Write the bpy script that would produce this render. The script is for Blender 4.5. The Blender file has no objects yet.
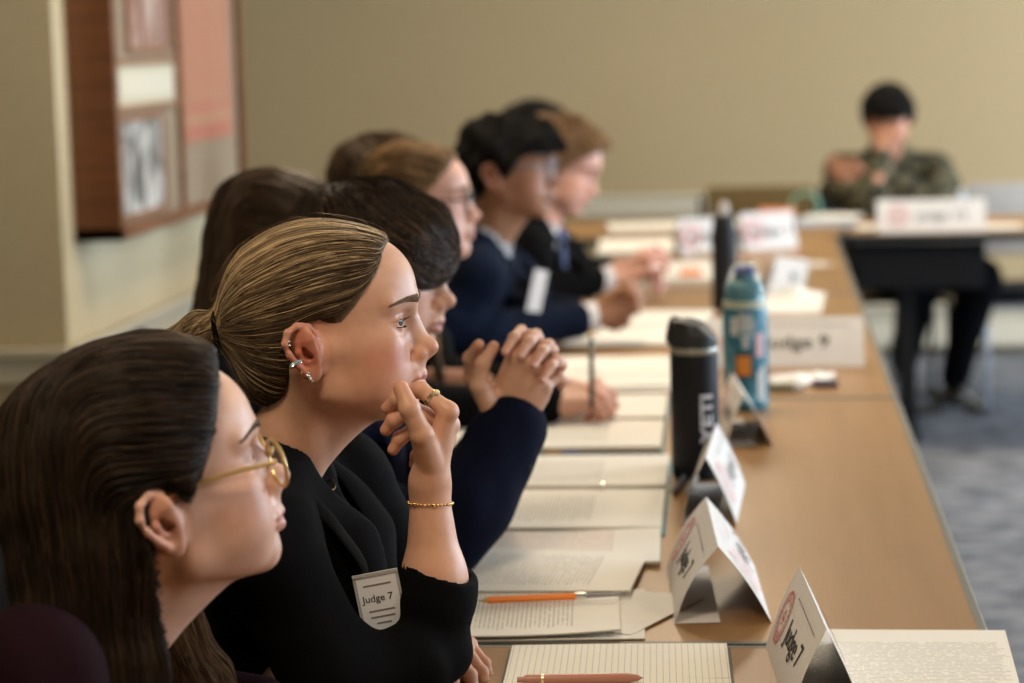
import bpy, bmesh, math, random
import numpy as np
from mathutils import Vector, Matrix, Euler
SC = bpy.context.scene
COL = SC.collection
rng = np.random.RandomState(7)
PI = math.pi
A = np.array

# ------------------------------------------------------------------ signed distance fields
class Field:
    """a distance field sampled on a regular grid; shapes are blended into it one by one"""
    def __init__(s, lo, hi, h):
        s.lo = A(lo, np.float64); s.h = h
        s.n = np.ceil((A(hi) - s.lo) / h).astype(int) + 1
        s.v = np.full(tuple(s.n), 0.06, np.float32)
    def _sub(s, lo, hi):
        a = np.clip(np.floor((A(lo) - s.lo) / s.h).astype(int), 0, s.n)
        b = np.clip(np.ceil((A(hi) - s.lo) / s.h).astype(int) + 1, 0, s.n)
        if (b <= a).any(): return None, None
        sl = tuple(slice(i, j) for i, j in zip(a, b))
        g = np.meshgrid(*[(s.lo[k] + s.h * np.arange(a[k], b[k])).astype(np.float32) for k in range(3)], indexing='ij', sparse=True)
        return sl, g
    def add(s, fn, lo, hi, k=0.01, m=0.022):
        sl, g = s._sub(A(lo) - m - k, A(hi) + m + k)
        if sl is None: return s
        d = fn(*g); v = s.v[sl]
        if k > 1e-6:
            q = np.maximum(k - np.abs(v - d), 0) / k
            s.v[sl] = np.minimum(v, d) - q * q * k * 0.25
        else: s.v[sl] = np.minimum(v, d)
        return s
    def cut(s, fn, lo, hi, k=0.004):
        sl, g = s._sub(A(lo) - k * 2, A(hi) + k * 2)
        if sl is None: return s
        d = -fn(*g); v = s.v[sl]
        q = np.maximum(k - np.abs(v - d), 0) / max(k, 1e-6)
        s.v[sl] = np.maximum(v, d) + q * q * k * 0.25
        return s
    def mod(s, fn):
        g = np.meshgrid(*[(s.lo[k] + s.h * np.arange(s.n[k])).astype(np.float32) for k in range(3)], indexing='ij', sparse=True)
        s.v = fn(s.v, *g).astype(np.float32); return s
    # primitives
    def ball(s, c, r, k=0.01): return s.ell(c, (r, r, r), k)
    def ell(s, c, r, k=0.01, rot=None, cut=False):
        c = A(c, float); r = A(r, float)
        R = np.eye(3) if rot is None else rot
        def fn(x, y, z):
            p = [x - c[0], y - c[1], z - c[2]]
            if rot is not None: p = [p[0]*R[0][i] + p[1]*R[1][i] + p[2]*R[2][i] for i in range(3)]
            k0 = np.sqrt((p[0]/r[0])**2 + (p[1]/r[1])**2 + (p[2]/r[2])**2)
            k1 = np.sqrt((p[0]/r[0]**2)**2 + (p[1]/r[1]**2)**2 + (p[2]/r[2]**2)**2)
            return k0 * (k0 - 1) / np.maximum(k1, 1e-6)
        e = np.abs(R) @ r
        return (s.cut if cut else s.add)(fn, c - e, c + e, k)
    def cap(s, a, b, ra, rb=None, k=0.01, cut=False, flat=None):
        """tapered capsule; flat=(axis vector, factor) squeezes it along an axis"""
        rb = ra if rb is None else rb
        a = A(a, float); b = A(b, float)
        def fn(x, y, z):
            d = b - a; L = float(d @ d)
            px, py, pz = x - a[0], y - a[1], z - a[2]
            t = np.clip((px*d[0] + py*d[1] + pz*d[2]) / L, 0, 1)
            qx, qy, qz = px - t*d[0], py - t*d[1], pz - t*d[2]
            if flat is not None:
                n, fac = flat; dn = qx*n[0] + qy*n[1] + qz*n[2]
                w = (1/fac**2 - 1) * dn * dn
                q = np.sqrt(qx*qx + qy*qy + qz*qz + w)
                return (q - (ra + (rb - ra)*t)) * (fac if fac < 1 else 1)
            return np.sqrt(qx*qx + qy*qy + qz*qz) - (ra + (rb - ra)*t)
        R = max(ra, rb) * (max(1, flat[1]) if flat is not None else 1)
        return (s.cut if cut else s.add)(fn, np.minimum(a, b) - R, np.maximum(a, b) + R, k)
    def chain(s, pts, rad, k=0.008, flat=None):
        for i in range(len(pts) - 1): s.cap(pts[i], pts[i+1], rad[i], rad[i+1], k, flat=flat)
        return s
    def merge(s, o, k=0.0):
        """union with another field on the same grid"""
        v, d = s.v, o.v
        if k > 0:
            q = np.maximum(k - np.abs(v - d), 0) / k; s.v = np.minimum(v, d) - q*q*k*0.25
        else: s.v = np.minimum(v, d)
        return s
    # sampling
    def at(s, P, grad=False):
        q = (P - s.lo) / s.h
        q = np.clip(q, 0, s.n - 1.001); i = np.floor(q).astype(int); f = q - i
        v = s.v; out = 0; gx = gy = gz = 0
        for a in (0, 1):
            for b in (0, 1):
                for c in (0, 1):
                    w = v[i[:,0]+a, i[:,1]+b, i[:,2]+c]
                    fx, fy, fz = (f[:,0] if a else 1-f[:,0]), (f[:,1] if b else 1-f[:,1]), (f[:,2] if c else 1-f[:,2])
                    out = out + w*fx*fy*fz
                    if grad:
                        gx = gx + w*(1 if a else -1)*fy*fz; gy = gy + w*(1 if b else -1)*fx*fz; gz = gz + w*(1 if c else -1)*fx*fy
        if not grad: return out
        G = np.stack([gx, gy, gz], 1); G /= np.maximum(np.linalg.norm(G, axis=1, keepdims=True), 1e-9)
        return out, G
    def mesh(s, smooth=2):
        """surface nets"""
        v = s.v; sg = v < 0
        c = np.zeros(tuple(s.n - 1), np.int8)
        for a in (0, 1):
            for b in (0, 1):
                for d in (0, 1):
                    c += sg[a:v.shape[0]-1+a, b:v.shape[1]-1+b, d:v.shape[2]-1+d]
        act = (c > 0) & (c < 8); I = np.argwhere(act)
        idx = np.full(act.shape, -1, np.int64); idx[act] = np.arange(len(I))
        acc = np.zeros((len(I), 3)); cnt = np.zeros(len(I))
        corners = [(a, b, d) for a in (0, 1) for b in (0, 1) for d in (0, 1)]
        for p in corners:
            for ax in range(3):
                if p[ax] == 1: continue
                q = list(p); q[ax] = 1
                v0 = v[I[:,0]+p[0], I[:,1]+p[1], I[:,2]+p[2]].astype(float); v1 = v[I[:,0]+q[0], I[:,1]+q[1], I[:,2]+q[2]].astype(float)
                m = (v0 < 0) != (v1 < 0); t = np.where(m, v0 / np.where(m, v0 - v1, 1), 0)
                P = np.tile(A(p, float), (len(I), 1)); P[:, ax] += t
                acc[m] += P[m]; cnt[m] += 1
        V = s.lo + s.h * (I + acc / cnt[:, None])
        F = []
        for ax in range(3):
            sh = [slice(None)]*3; sh2 = [slice(None)]*3; sh[ax] = slice(0, -1); sh2[ax] = slice(1, None)
            a0, a1 = sg[tuple(sh)], sg[tuple(sh2)]; o = [k for k in range(3) if k != ax]
            E = np.argwhere(a0 != a1); up = a0[tuple(E.T)]
            ok = (E[:, o[0]] > 0) & (E[:, o[1]] > 0) & (E[:, o[0]] < act.shape[o[0]]) & (E[:, o[1]] < act.shape[o[1]])
            E = E[ok]; up = up[ok]; q = []
            for da, db in ((-1,-1), (0,-1), (0,0), (-1,0)):
                e = E.copy(); e[:, o[0]] += da; e[:, o[1]] += db; q.append(idx[e[:,0], e[:,1], e[:,2]])
            q = np.stack(q, 1); flip = up if ax != 1 else ~up
            q[~flip] = q[~flip][:, ::-1]; F.append(q)
        F = np.concatenate(F); F = F[(F >= 0).all(1)]
        for _ in range(smooth):
            d, G = s.at(V, True); V = V - G * np.clip(d, -s.h, s.h)[:, None] * 0.8
        return V, F

def make_mesh(name, V, F, mat=None, parent=None, attrs=None, smooth=True):
    me = bpy.data.meshes.new(name)
    V = np.asarray(V, np.float32)
    if isinstance(F, np.ndarray):
        n = F.shape[1]
        me.vertices.add(len(V)); me.vertices.foreach_set('co', V.ravel())
        me.loops.add(F.size); me.loops.foreach_set('vertex_index', F.ravel().astype(np.int32))
        me.polygons.add(len(F)); me.polygons.foreach_set('loop_start', np.arange(0, F.size, n, dtype=np.int32))
        me.update(calc_edges=True); me.validate()
    else: me.from_pydata([tuple(v) for v in V], [], F); me.update()
    if smooth: me.polygons.foreach_set('use_smooth', [True]*len(me.polygons))
    for k, val in (attrs or {}).items():
        val = np.asarray(val, np.float32)
        if val.ndim == 2:
            a = me.attributes.new(k, 'FLOAT_COLOR', 'POINT'); q = np.ones((len(V), 4), np.float32); q[:, :3] = val; a.data.foreach_set('color', q.ravel())
        else:
            a = me.attributes.new(k, 'FLOAT', 'POINT'); a.data.foreach_set('value', val)
    o = bpy.data.objects.new(name, me); COL.objects.link(o)
    if mat: me.materials.append(mat)
    if parent: o.parent = parent
    return o
def join_VF(parts):
    """several (V, F) -> one"""
    Vs, Fs, n = [], [], 0
    for V, F in parts: Vs.append(V); Fs.append(F + n); n += len(V)
    return np.concatenate(Vs), np.concatenate(Fs)

def tag(o, label=None, cat=None, group=None, kind=None):
    if label: o['label'] = label
    if cat: o['category'] = cat
    if group: o['group'] = group
    if kind: o['kind'] = kind
    return o
def empty(name, loc, label=None, cat=None, group=None, rz=0, rot=None):
    o = bpy.data.objects.new(name, None); COL.objects.link(o); o.location = loc
    o.rotation_euler = rot if rot else (0, 0, rz); o.empty_display_size = 0.05
    return tag(o, label, cat, group)

# ------------------------------------------------------------------ hard surface helper
class MB:
    def __init__(s): s.bm = bmesh.new()
    def box(s, lo, hi, bev=0.0, rot=None, piv=None):
        lo = Vector(lo); hi = Vector(hi); c = (lo + hi) / 2; d = hi - lo
        r = bmesh.ops.create_cube(s.bm, size=1.0)
        vs = r['verts']
        for v in vs: v.co = Vector((v.co.x*d.x, v.co.y*d.y, v.co.z*d.z)) + c
        if bev > 0:
            es = list({e for v in vs for e in v.link_edges}); rr = bmesh.ops.bevel(s.bm, geom=es, offset=bev, segments=2, affect='EDGES', profile=0.6)
            vs = [v for v in rr['verts']]
        if rot is not None:
            p = Vector(piv) if piv is not None else c
            for v in set(vs): v.co = rot @ (v.co - p) + p
        return s
    def lathe(s, prof, seg=40, c=(0,0,0), axis='z'):
        """prof: list of (r, z)"""
        rings = []
        for r, z in prof:
            ring = []
            if r < 1e-6: ring = [s.bm.verts.new(s._ax(0, 0, z, c, axis))]
            else:
                for i in range(seg):
                    a = 2*PI*i/seg; ring.append(s.bm.verts.new(s._ax(r*math.cos(a), r*math.sin(a), z, c, axis)))
            rings.append(ring)
        for a, b in zip(rings, rings[1:]):
            for i in range(seg):
                j = (i + 1) % seg
                q = [a[i % len(a)], a[j % len(a)], b[j % len(b)], b[i % len(b)]]
                u = []
                for v in q:
                    if v not in u: u.append(v)
                if len(u) >= 3: s.bm.faces.new(u)
        return s
    def _ax(s, x, y, z, c, axis):
        v = {'z': (x, y, z), 'x': (z, x, y), 'y': (y, z, x)}[axis]
        return (v[0]+c[0], v[1]+c[1], v[2]+c[2])
    def tube(s, pts, r, seg=10, close=False):
        pts = [Vector(p) for p in pts]; n = len(pts); rings = []
        rr = r if isinstance(r, (list, tuple)) else [r]*n
        up = Vector((0.13, 0.27, 1)).normalized()
        for i, p in enumerate(pts):
            if close: d = pts[(i+1) % n] - pts[i-1]
            else: d = pts[min(i+1, n-1)] - pts[max(i-1, 0)]
            d.normalize(); a = d.cross(up)
            if a.length < 1e-3: a = d.cross(Vector((1,0,0)))
            a.normalize(); b = d.cross(a); up = (a.cross(d)).normalized() if a.cross(d).length > 1e-6 else up
            rings.append([s.bm.verts.new(p + (a*math.cos(2*PI*k/seg) + b*math.sin(2*PI*k/seg))*rr[i]) for k in range(seg)])
        m = n if close else n - 1
        for i in range(m):
            A_, B_ = rings[i], rings[(i+1) % n]
            for k in range(seg): s.bm.faces.new([A_[k], A_[(k+1) % seg], B_[(k+1) % seg], B_[k]])
        if not close:
            s.bm.faces.new(rings[0]); s.bm.faces.new(rings[-1][::-1])
        return s
    def quad(s, pts):
        s.bm.faces.new([s.bm.verts.new(p) for p in pts]); return s
    def build(s, name, mat, parent=None, smooth=False, M=None):
        bmesh.ops.recalc_face_normals(s.bm, faces=s.bm.faces)
        if M is not None: s.bm.transform(M)
        me = bpy.data.meshes.new(name); s.bm.to_mesh(me); s.bm.free()
        if smooth: 
            me.polygons.foreach_set('use_smooth', [True]*len(me.polygons))
            try: me.set_sharp_from_angle(angle=math.radians(38))
            except Exception: pass
        me.materials.append(mat)
        o = bpy.data.objects.new(name, me); COL.objects.link(o)
        if parent: o.parent = parent
        return o

# ------------------------------------------------------------------ materials
def mat(name, col, rough=0.6, metal=0.0, spec=0.5, **kw):
    m = bpy.data.materials.new(name); m.use_nodes = True
    b = m.node_tree.nodes['Principled BSDF']
    b.inputs['Base Color'].default_value = (*col, 1); b.inputs['Roughness'].default_value = rough
    b.inputs['Metallic'].default_value = metal; b.inputs['Specular IOR Level'].default_value = spec
    for k, v in kw.items():
        b.inputs[k.replace('_', ' ')].default_value = v
    m.diffuse_color = (*col, 1)
    return m
class NT:
    def __init__(s, m): s.m = m; s.t = m.node_tree; s.b = s.t.nodes['Principled BSDF']
    def n(s, typ, **kw):
        x = s.t.nodes.new(typ)
        for k, v in kw.items():
            if k in x.inputs: x.inputs[k].default_value = v
            else: setattr(x, k, v)
        return x
    def l(s, a, b): s.t.links.new(a, b)
    def ramp(s, fac, stops):
        r = s.n('ShaderNodeValToRGB'); e = r.color_ramp.elements
        while len(e) > 1: e.remove(e[-1])
        e[0].position = stops[0][0]; e[0].color = (*stops[0][1], 1)
        for p, c in stops[1:]: q = e.new(p); q.color = (*c, 1)
        s.l(fac, r.inputs[0]); return r
    def coords(s, scale=(1,1,1), kind='Object'):
        tc = s.n('ShaderNodeTexCoord'); mp = s.n('ShaderNodeMapping'); mp.inputs['Scale'].default_value = scale
        s.l(tc.outputs[kind], mp.inputs[0]); return mp.outputs[0]
    def bump(s, h, strength=0.3, dist=0.01):
        b = s.n('ShaderNodeBump'); b.inputs['Strength'].default_value = strength; b.inputs['Distance'].default_value = dist
        s.l(h, b.inputs['Height']); s.l(b.outputs[0], s.b.inputs['Normal']); return b
def noise_mat(name, stops, scale=(10,10,10), rough=0.6, bump=0.0, detail=4, kind='Object', spec=0.5, nscale=1.0, bdist=0.002, rvar=None, dist=0.0):
    m = mat(name, stops[0][1], rough, spec=spec); t = NT(m)
    c = t.coords(scale, kind); n = t.n('ShaderNodeTexNoise', Scale=nscale, Detail=detail, Distortion=dist); t.l(c, n.inputs['Vector'])
    r = t.ramp(n.outputs['Fac'], stops); t.l(r.outputs[0], t.b.inputs['Base Color'])
    if bump: t.bump(n.outputs['Fac'], bump, bdist)
    return m
def skin_mat(name, sss=0.12, rough=0.42):
    """colour comes from the 'tone' attribute (lips, blush, freckles belong to the skin)"""
    m = mat(name, (0.8,0.5,0.4), rough, spec=0.42); t = NT(m)
    a = t.n('ShaderNodeAttribute', attribute_name='tone')
    c = t.coords((1,1,1)); n = t.n('ShaderNodeTexNoise', Scale=90.0, Detail=3.0); t.l(c, n.inputs['Vector'])
    mx = t.n('ShaderNodeMix', data_type='RGBA', blend_type='MULTIPLY'); mx.inputs[0].default_value = 1
    r = t.ramp(n.outputs['Fac'], [(0.3, (0.93,0.91,0.90)), (0.7, (1.0,1.0,1.0))])
    t.l(a.outputs['Color'], mx.inputs[6]); t.l(r.outputs[0], mx.inputs[7]); t.l(mx.outputs[2], t.b.inputs['Base Color'])
    t.b.inputs['Subsurface Weight'].default_value = sss; t.b.inputs['Subsurface Radius'].default_value = (1, 0.35, 0.18); t.b.inputs['Subsurface Scale'].default_value = 0.006
    n2 = t.n('ShaderNodeTexNoise', Scale=900.0, Detail=2.0); t.l(c, n2.inputs['Vector']); t.bump(n2.outputs['Fac'], 0.12, 0.0006)
    return m
def hair_mat(name, rough=0.42, spec=0.28):
    """colour comes from the 'tone' attribute each lock carries"""
    m = mat(name, (0.1,0.06,0.03), rough, spec=spec); t = NT(m)
    a = t.n('ShaderNodeAttribute', attribute_name='tone'); t.l(a.outputs['Color'], t.b.inputs['Base Color'])
    return m
def cloth_mat(name, col, rough=0.9, weave=700.0, spec=0.07, sheen=0.0):
    m = mat(name, col, rough, spec=spec); t = NT(m)
    t.b.inputs['Sheen Weight'].default_value = sheen; t.b.inputs['Sheen Roughness'].default_value = 0.5
    c = t.coords((1,1,1)); n = t.n('ShaderNodeTexNoise', Scale=weave, Detail=2.0); t.l(c, n.inputs['Vector']); 
    n3 = t.n('ShaderNodeTexNoise', Scale=14.0, Detail=3.0); t.l(c, n3.inputs['Vector'])
    ad = t.n('ShaderNodeMath', operation='MULTIPLY_ADD'); t.l(n3.outputs['Fac'], ad.inputs[0]); ad.inputs[1].default_value = 8.0; t.l(n.outputs['Fac'], ad.inputs[2])
    t.bump(ad.outputs[0], 0.35, 0.0012)
    r = t.ramp(n.outputs['Fac'], [(0.3, tuple(x*0.75 for x in col)), (0.7, tuple(min(1, x*1.2) for x in col))]); t.l(r.outputs[0], t.b.inputs['Base Color'])
    return m
def attr_mat(name, rough=0.6, spec=0.3, attr='tone'):
    m = mat(name, (0.5,0.5,0.5), rough, spec=spec); t = NT(m)
    a = t.n('ShaderNodeAttribute', attribute_name=attr); t.l(a.outputs['Color'], t.b.inputs['Base Color'])
    return m

DAY, LAMP = 0.95, 1.1
SC.view_settings.view_transform = 'Standard'; SC.view_settings.look = 'None'; SC.view_settings.gamma = 1.0; SC.view_settings.use_curve_mapping = False
SC.view_settings.exposure = 0.17
SC.cycles.use_denoising = True; SC.cycles.max_bounces = 6; SC.cycles.sample_clamp_indirect = 6.0

# ------------------------------------------------------------------ heads
# head frame: x forward, y to the person's left, z up, origin between the ear canals
def smooth01(a, b, x):
    t = np.clip((x - a) / (b - a), 0, 1); return t*t*(3 - 2*t)
def ear_field(F, sy, tilt=0.18, scale=1.0, c0=(0.000, 0.0725, 0.0)):
    def E(u, v, w):   # u: forward, v: up, w: outwards, in metres within the ear
        u, v, w = u*scale, v*scale, w*scale
        ct, st = math.cos(tilt), math.sin(tilt)
        uu = u*ct - v*st; vv = u*st + v*ct
        return (c0[0] + uu - w*0.45, sy*(c0[1] + w*0.85 - uu*0.45), c0[2] + vv)
    s = scale
    # helix rim
    H = [(0.004,0.008,0.002),(0.006,0.020,0.006),(0.001,0.0300,0.009),(-0.009,0.0335,0.012),(-0.018,0.029,0.014),(-0.0225,0.018,0.015),(-0.0215,0.005,0.013),(-0.017,-0.008,0.010),(-0.012,-0.017,0.008)]
    F.chain([E(*p) for p in H], [r*s for r in (0.0028,0.0030,0.0032,0.0034,0.0036,0.0036,0.0034,0.0036,0.0048)], k=0.003)
    # bowl sheet behind
    ax = A(E(0,0,1)) - A(E(0,0,0)); ax /= np.linalg.norm(ax)
    F.cap(E(-0.007,-0.010,0.0045), E(-0.009,0.017,0.0085), 0.0125*s, 0.0170*s, 0.004, flat=(ax, 0.34))
    F.cap(E(-0.004,-0.002,-0.006), E(-0.008,0.008,-0.002), 0.012*s, 0.014*s, 0.006)
    # antihelix
    F.chain([E(*p) for p in [(-0.004,0.024,0.007),(-0.011,0.016,0.0095),(-0.0135,0.006,0.0105),(-0.011,-0.004,0.009),(-0.006,-0.010,0.0075)]], [r*s for r in (0.0025,0.0028,0.003,0.003,0.0032)], k=0.003)
    # concha hollow
    F.cap(E(-0.003,0.001,0.011), E(-0.005,0.008,0.011), 0.0062*s, 0.0052*s, 0.003, cut=True)
    F.cap(E(-0.013,0.025,0.0165), E(-0.0180,0.011,0.0175), 0.0018*s, 0.0016*s, 0.003, cut=True)
    # tragus, lobe
    F.ell(E(0.005,0.001,0.003), (0.0045*s,0.0035*s,0.006*s), 0.004)
    F.ell(E(-0.006,-0.021,0.0065), (0.0085*s,0.0042*s,0.0085*s), 0.005)
    F.ell(E(0.0005,-0.015,0.001), (0.006*s,0.004*s,0.008*s), 0.006)
    return E

def head_field(h, neck=None, male=False, lid=1.0, look_down=0.0, mouth_open=0.0, chubby=0.0, ears=True, extra_lo=None, nose=1.0):
    """neck: (point, radius) in the head frame where the neck meets the shoulders"""
    lo = A([-0.13,-0.105,-0.11]); hi = A([0.15,0.105,0.15])
    if neck is not None:
        p = A(neck[0]); lo = np.minimum(lo, p - neck[1] - 0.02); hi = np.maximum(hi, p + neck[1] + 0.02)
        if extra_lo is not None: lo = np.minimum(lo, extra_lo)
    F = Field(lo, hi, h)
    m = 1.0 if male else 0.0
    F.ell((-0.002,0,0.046), (0.101,0.075,0.084), 0)
    F.ell((0.045,0,0.064), (0.0535,0.056,0.050), 0.02)
    F.ell((0.036,0,0.000), (0.060,0.060,0.062), 0.02)
    F.ell((0.070,0,-0.032), (0.036,0.033,0.034), 0.02)            # muzzle
    for s in (-1, 1):
        F.cap((0.008, s*0.052, -0.040), (0.080, s*0.013, -0.068 - 0.004*m), 0.014 + 0.002*m, 0.0135, 0.022)   # jaw
        F.cap((0.004, s*0.060, -0.005), (0.008, s*0.053, -0.042), 0.012, 0.013, 0.02)
        F.ell((0.062, s*0.034, -0.020), (0.024 + chubby, 0.024, 0.030 + chubby), 0.018)      # cheek
        F.cap((0.015, s*0.061, 0.002), (0.068, s*0.042, 0.004), 0.010, 0.013, 0.022)  # cheekbone
        F.ell((0.040, s*0.040, -0.032), (0.040, 0.0235, 0.034), 0.022)
        F.ell((0.067, s*0.028, -0.042), (0.017, 0.018, 0.024), 0.018)
        F.cap((0.0925, s*0.010, 0.047), (0.073, s*0.045, 0.048), 0.0095 + 0.001*m, 0.008, 0.012)    # brow
    F.ell((0.083,0,-0.066 - 0.003*m), (0.0155,0.018,0.0150), 0.014)            # chin
    for s in (-1, 1):
        F.ell((0.0985, s*0.033, 0.0265), (0.0155,0.0185,0.0125), 0.012, cut=True)
    # eyelids around the eyeball
    for s in (-1, 1):
        F.ell((0.0765, s*0.0315, 0.0265), (0.0142,0.0150,0.0142), 0.005)
    # nose
    F.cap((0.0915,0,0.036), (0.108,0,0.000), 0.0075, 0.0078, 0.010)
    F.cap((0.093,0,0.015), (0.103,0,-0.010), 0.012, 0.012, 0.010)
    F.ell((0.1142 + 0.02*(nose-1),0,-0.0055), (0.0112,0.0104,0.0098), 0.008)
    F.cap((0.112,0,-0.012), (0.104,0,-0.020), 0.0042, 0.0042, 0.005)
    for s in (-1, 1):
        F.ell((0.1040, s*0.0115, -0.0115), (0.0090,0.0062,0.0078), 0.0045)
        F.cap((0.1085, s*0.0062, -0.0195), (0.104, s*0.0078, -0.0155), 0.0026, 0.0024, 0.002, cut=True)
        F.cap((0.0965, s*0.0185, -0.010), (0.0955, s*0.0205, -0.017), 0.0016, 0.0014, 0.005, cut=True)  # crease behind the wing
    F.ell((0.0925,0,-0.027), (0.0155,0.016,0.014), 0.012)
    # mouth
    zm = -0.0400
    up = [(0.1072, 0, zm+0.0044), (0.1062, 0.007, zm+0.0050), (0.1008, 0.0155, zm+0.0030), (0.0935, 0.0225, zm+0.0004)]
    dn = [(0.1045, 0, zm-0.0062 - mouth_open), (0.1032, 0.009, zm-0.0060 - mouth_open), (0.0985, 0.0165, zm-0.0036), (0.0930, 0.0220, zm-0.0006)]
    for s in (-1, 1):
        F.chain([(x, s*y, z) for x, y, z in up], [0.0042,0.0044,0.0037,0.0022], k=0.004)
        F.chain([(x, s*y, z) for x, y, z in dn], [0.0054,0.0052,0.0041,0.0022], k=0.004)
        F.cap((0.1135, 0, zm-0.0003), (0.1065, s*0.013, zm+0.0004), 0.0009 + mouth_open*0.4, 0.0008, 0.0016, cut=True)
        F.cap((0.1065, s*0.013, zm+0.0004), (0.0965, s*0.0240, zm-0.0012), 0.0008, 0.0011, 0.0016, cut=True)
    F.ell((0.113,0,-0.0275), (0.004,0.0018,0.006), 0.004, cut=True)         # philtrum
    # eye openings
    z0 = 0.0265 - look_down
    for s in (-1, 1):
        F.ell((0.0930, s*0.0312, z0), (0.013,0.0142,0.0046*lid), 0.0012, cut=True)
        F.cap((0.0935, s*0.020, z0+0.0095), (0.0850, s*0.0425, z0+0.0085), 0.0009, 0.0009, 0.003, cut=True)   # lid crease
    if ears:
        for s in (-1, 1): ear_field(F, s)
    if neck is not None:
        p, r = A(neck[0]), neck[1]
        F.chain([(-0.012,0,0.010), (-0.008,0,-0.045), tuple(p)], [0.052, 0.046 + 0.008*m, r], k=0.02)
        F.chain([(0.045,0,-0.058), tuple(p + A([0.028,0,0.012]))], [0.024, 0.022], k=0.028)
        for s in (-1, 1):
            F.chain([(-0.018, s*0.056, -0.020), tuple(p + A([0.040, s*0.014, -0.004]))], [0.013, 0.009], k=0.016)   # sternomastoid
    return F

def skin_tone(V, base, lips=(0.45,0.16,0.14), blush=(0.62,0.22,0.17), blush_amt=0.35, moles=(), beard=0.0):
    """skin colour by place on the head (head frame)"""
    x, y, z = V[:,0], V[:,1], V[:,2]; ay = np.abs(y)
    C = np.tile(A(base, float), (len(V), 1))
    def mix(m, c, C): m = np.clip(m, 0, 1)[:, None]; return C*(1 - m) + A(c)*m
    g = lambda cx, cy, cz, rx, ry, rz: np.exp(-(((x-cx)/rx)**2 + ((ay-cy)/ry)**2 + ((z-cz)/rz)**2))
    C = mix(blush_amt*g(0.070,0.046,-0.010,0.035,0.03,0.024), blush, C)
    C = mix(blush_amt*1.1*g(0.117,0.0,-0.008,0.010,0.012,0.010), blush, C)
    C = mix(blush_amt*1.6*g(-0.014,0.088,0.004,0.026,0.016,0.040)*(ay > 0.070), blush, C)
    C = mix(0.55*g(0.094,0.031,0.026,0.014,0.020,0.010), A(base)*A([0.78,0.62,0.60]), C)
    lz = np.where(z > -0.0400, (z + 0.0400)/0.0085, (z + 0.0400)/0.0115)
    lw = (ay/0.0255)
    lip = (1 - smooth01(0.80, 1.05, np.sqrt(lz**2 + lw**2))) * (x > 0.088)
    C = mix(lip*0.85, lips, C)
    if beard: C = mix(beard*smooth01(-0.028,-0.05,z)*smooth01(0.02,0.06,x), A(base)*0.55, C)
    for (mx, my, mz, r) in moles:
        d = np.sqrt((x-mx)**2 + (y-my)**2 + (z-mz)**2); C = mix(0.8*(d < r), (0.16,0.07,0.05), C)
    return C

def frame(loc, yaw=0, pitch=0, roll=0, s=1.0):
    """head frame -> world; pitch > 0 looks down"""
    return Matrix.Translation(Vector(loc)) @ Euler((roll, pitch, yaw), 'XYZ').to_matrix().to_4x4() @ Matrix.Scale(s, 4)
def xf(M, V):
    m = A(M); return V @ m[:3,:3].T + m[:3,3]
def inv_pt(M, p): return A(M.inverted() @ Vector(p))

def eyeballs(M, parent, look=(0,0), iris=(0.16,0.22,0.20), sides=(-1,1), r=0.0122):
    for s in sides:
        bm = bmesh.new(); bmesh.ops.create_uvsphere(bm, u_segments=48, v_segments=32, radius=r)
        R = Matrix.Rotation(look[0], 4, 'Z') @ Matrix.Rotation(look[1] + PI/2, 4, 'Y')
        V = []
        for v in bm.verts: V.append(tuple(v.co))
        V = A(V); t = np.degrees(np.arccos(np.clip(V[:,2]/r, -1, 1)))
        C = np.tile(A([0.62,0.58,0.54]), (len(V), 1))
        C[t < 28] = A(iris); C[(t < 29) & (t > 25)] = A(iris)*0.35; C[t < 12] = (0.01,0.01,0.01)
        bulge = 1 + 0.05*np.clip(1 - t/28, 0, 1); V = V*bulge[:, None]
        F = [[v.index for v in f.verts] for f in bm.faces]; bm.free()
        T = M @ Matrix.Translation((0.0765, s*0.0315, 0.0265)) @ R
        make_mesh('eye', xf(T, V), F, MAT['eye'], parent, {'tone': C})

# ------------------------------------------------------------------ hair
def strands_mesh(name, P, rad, tone, matl, parent, sides=3):
    """P: (n, m, 3) polylines -> one mesh of thin tapered tubes"""
    n, m, _ = P.shape
    T = np.gradient(P, axis=1); T /= np.maximum(np.linalg.norm(T, axis=2, keepdims=True), 1e-9)
    ref = A([0.3, -0.9, 0.31]); a = np.cross(T, ref); a /= np.maximum(np.linalg.norm(a, axis=2, keepdims=True), 1e-6); b = np.cross(T, a)
    tt = np.linspace(0, 1, m); prof = np.clip(np.minimum(0.55 + tt*6, (1 - tt)*5), 0.12, 1)
    R = (np.asarray(rad).reshape(-1, 1)*prof[None, :])[..., None]
    V = np.stack([P + R*(a*math.cos(2*PI*k/sides) + b*math.sin(2*PI*k/sides)) for k in range(sides)], 2)  # n,m,sides,3
    base = (np.arange(n)[:, None]*m + np.arange(m - 1)[None, :])*sides
    F = []
    for k in range(sides):
        k2 = (k + 1) % sides; F.append(np.stack([base + k, base + k2, base + sides + k2, base + sides + k], -1).reshape(-1, 4))
    C = np.repeat(tone, m*sides, axis=0)
    return make_mesh(name, V.reshape(-1, 3), np.concatenate(F), matl, parent, {'tone': C})

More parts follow.
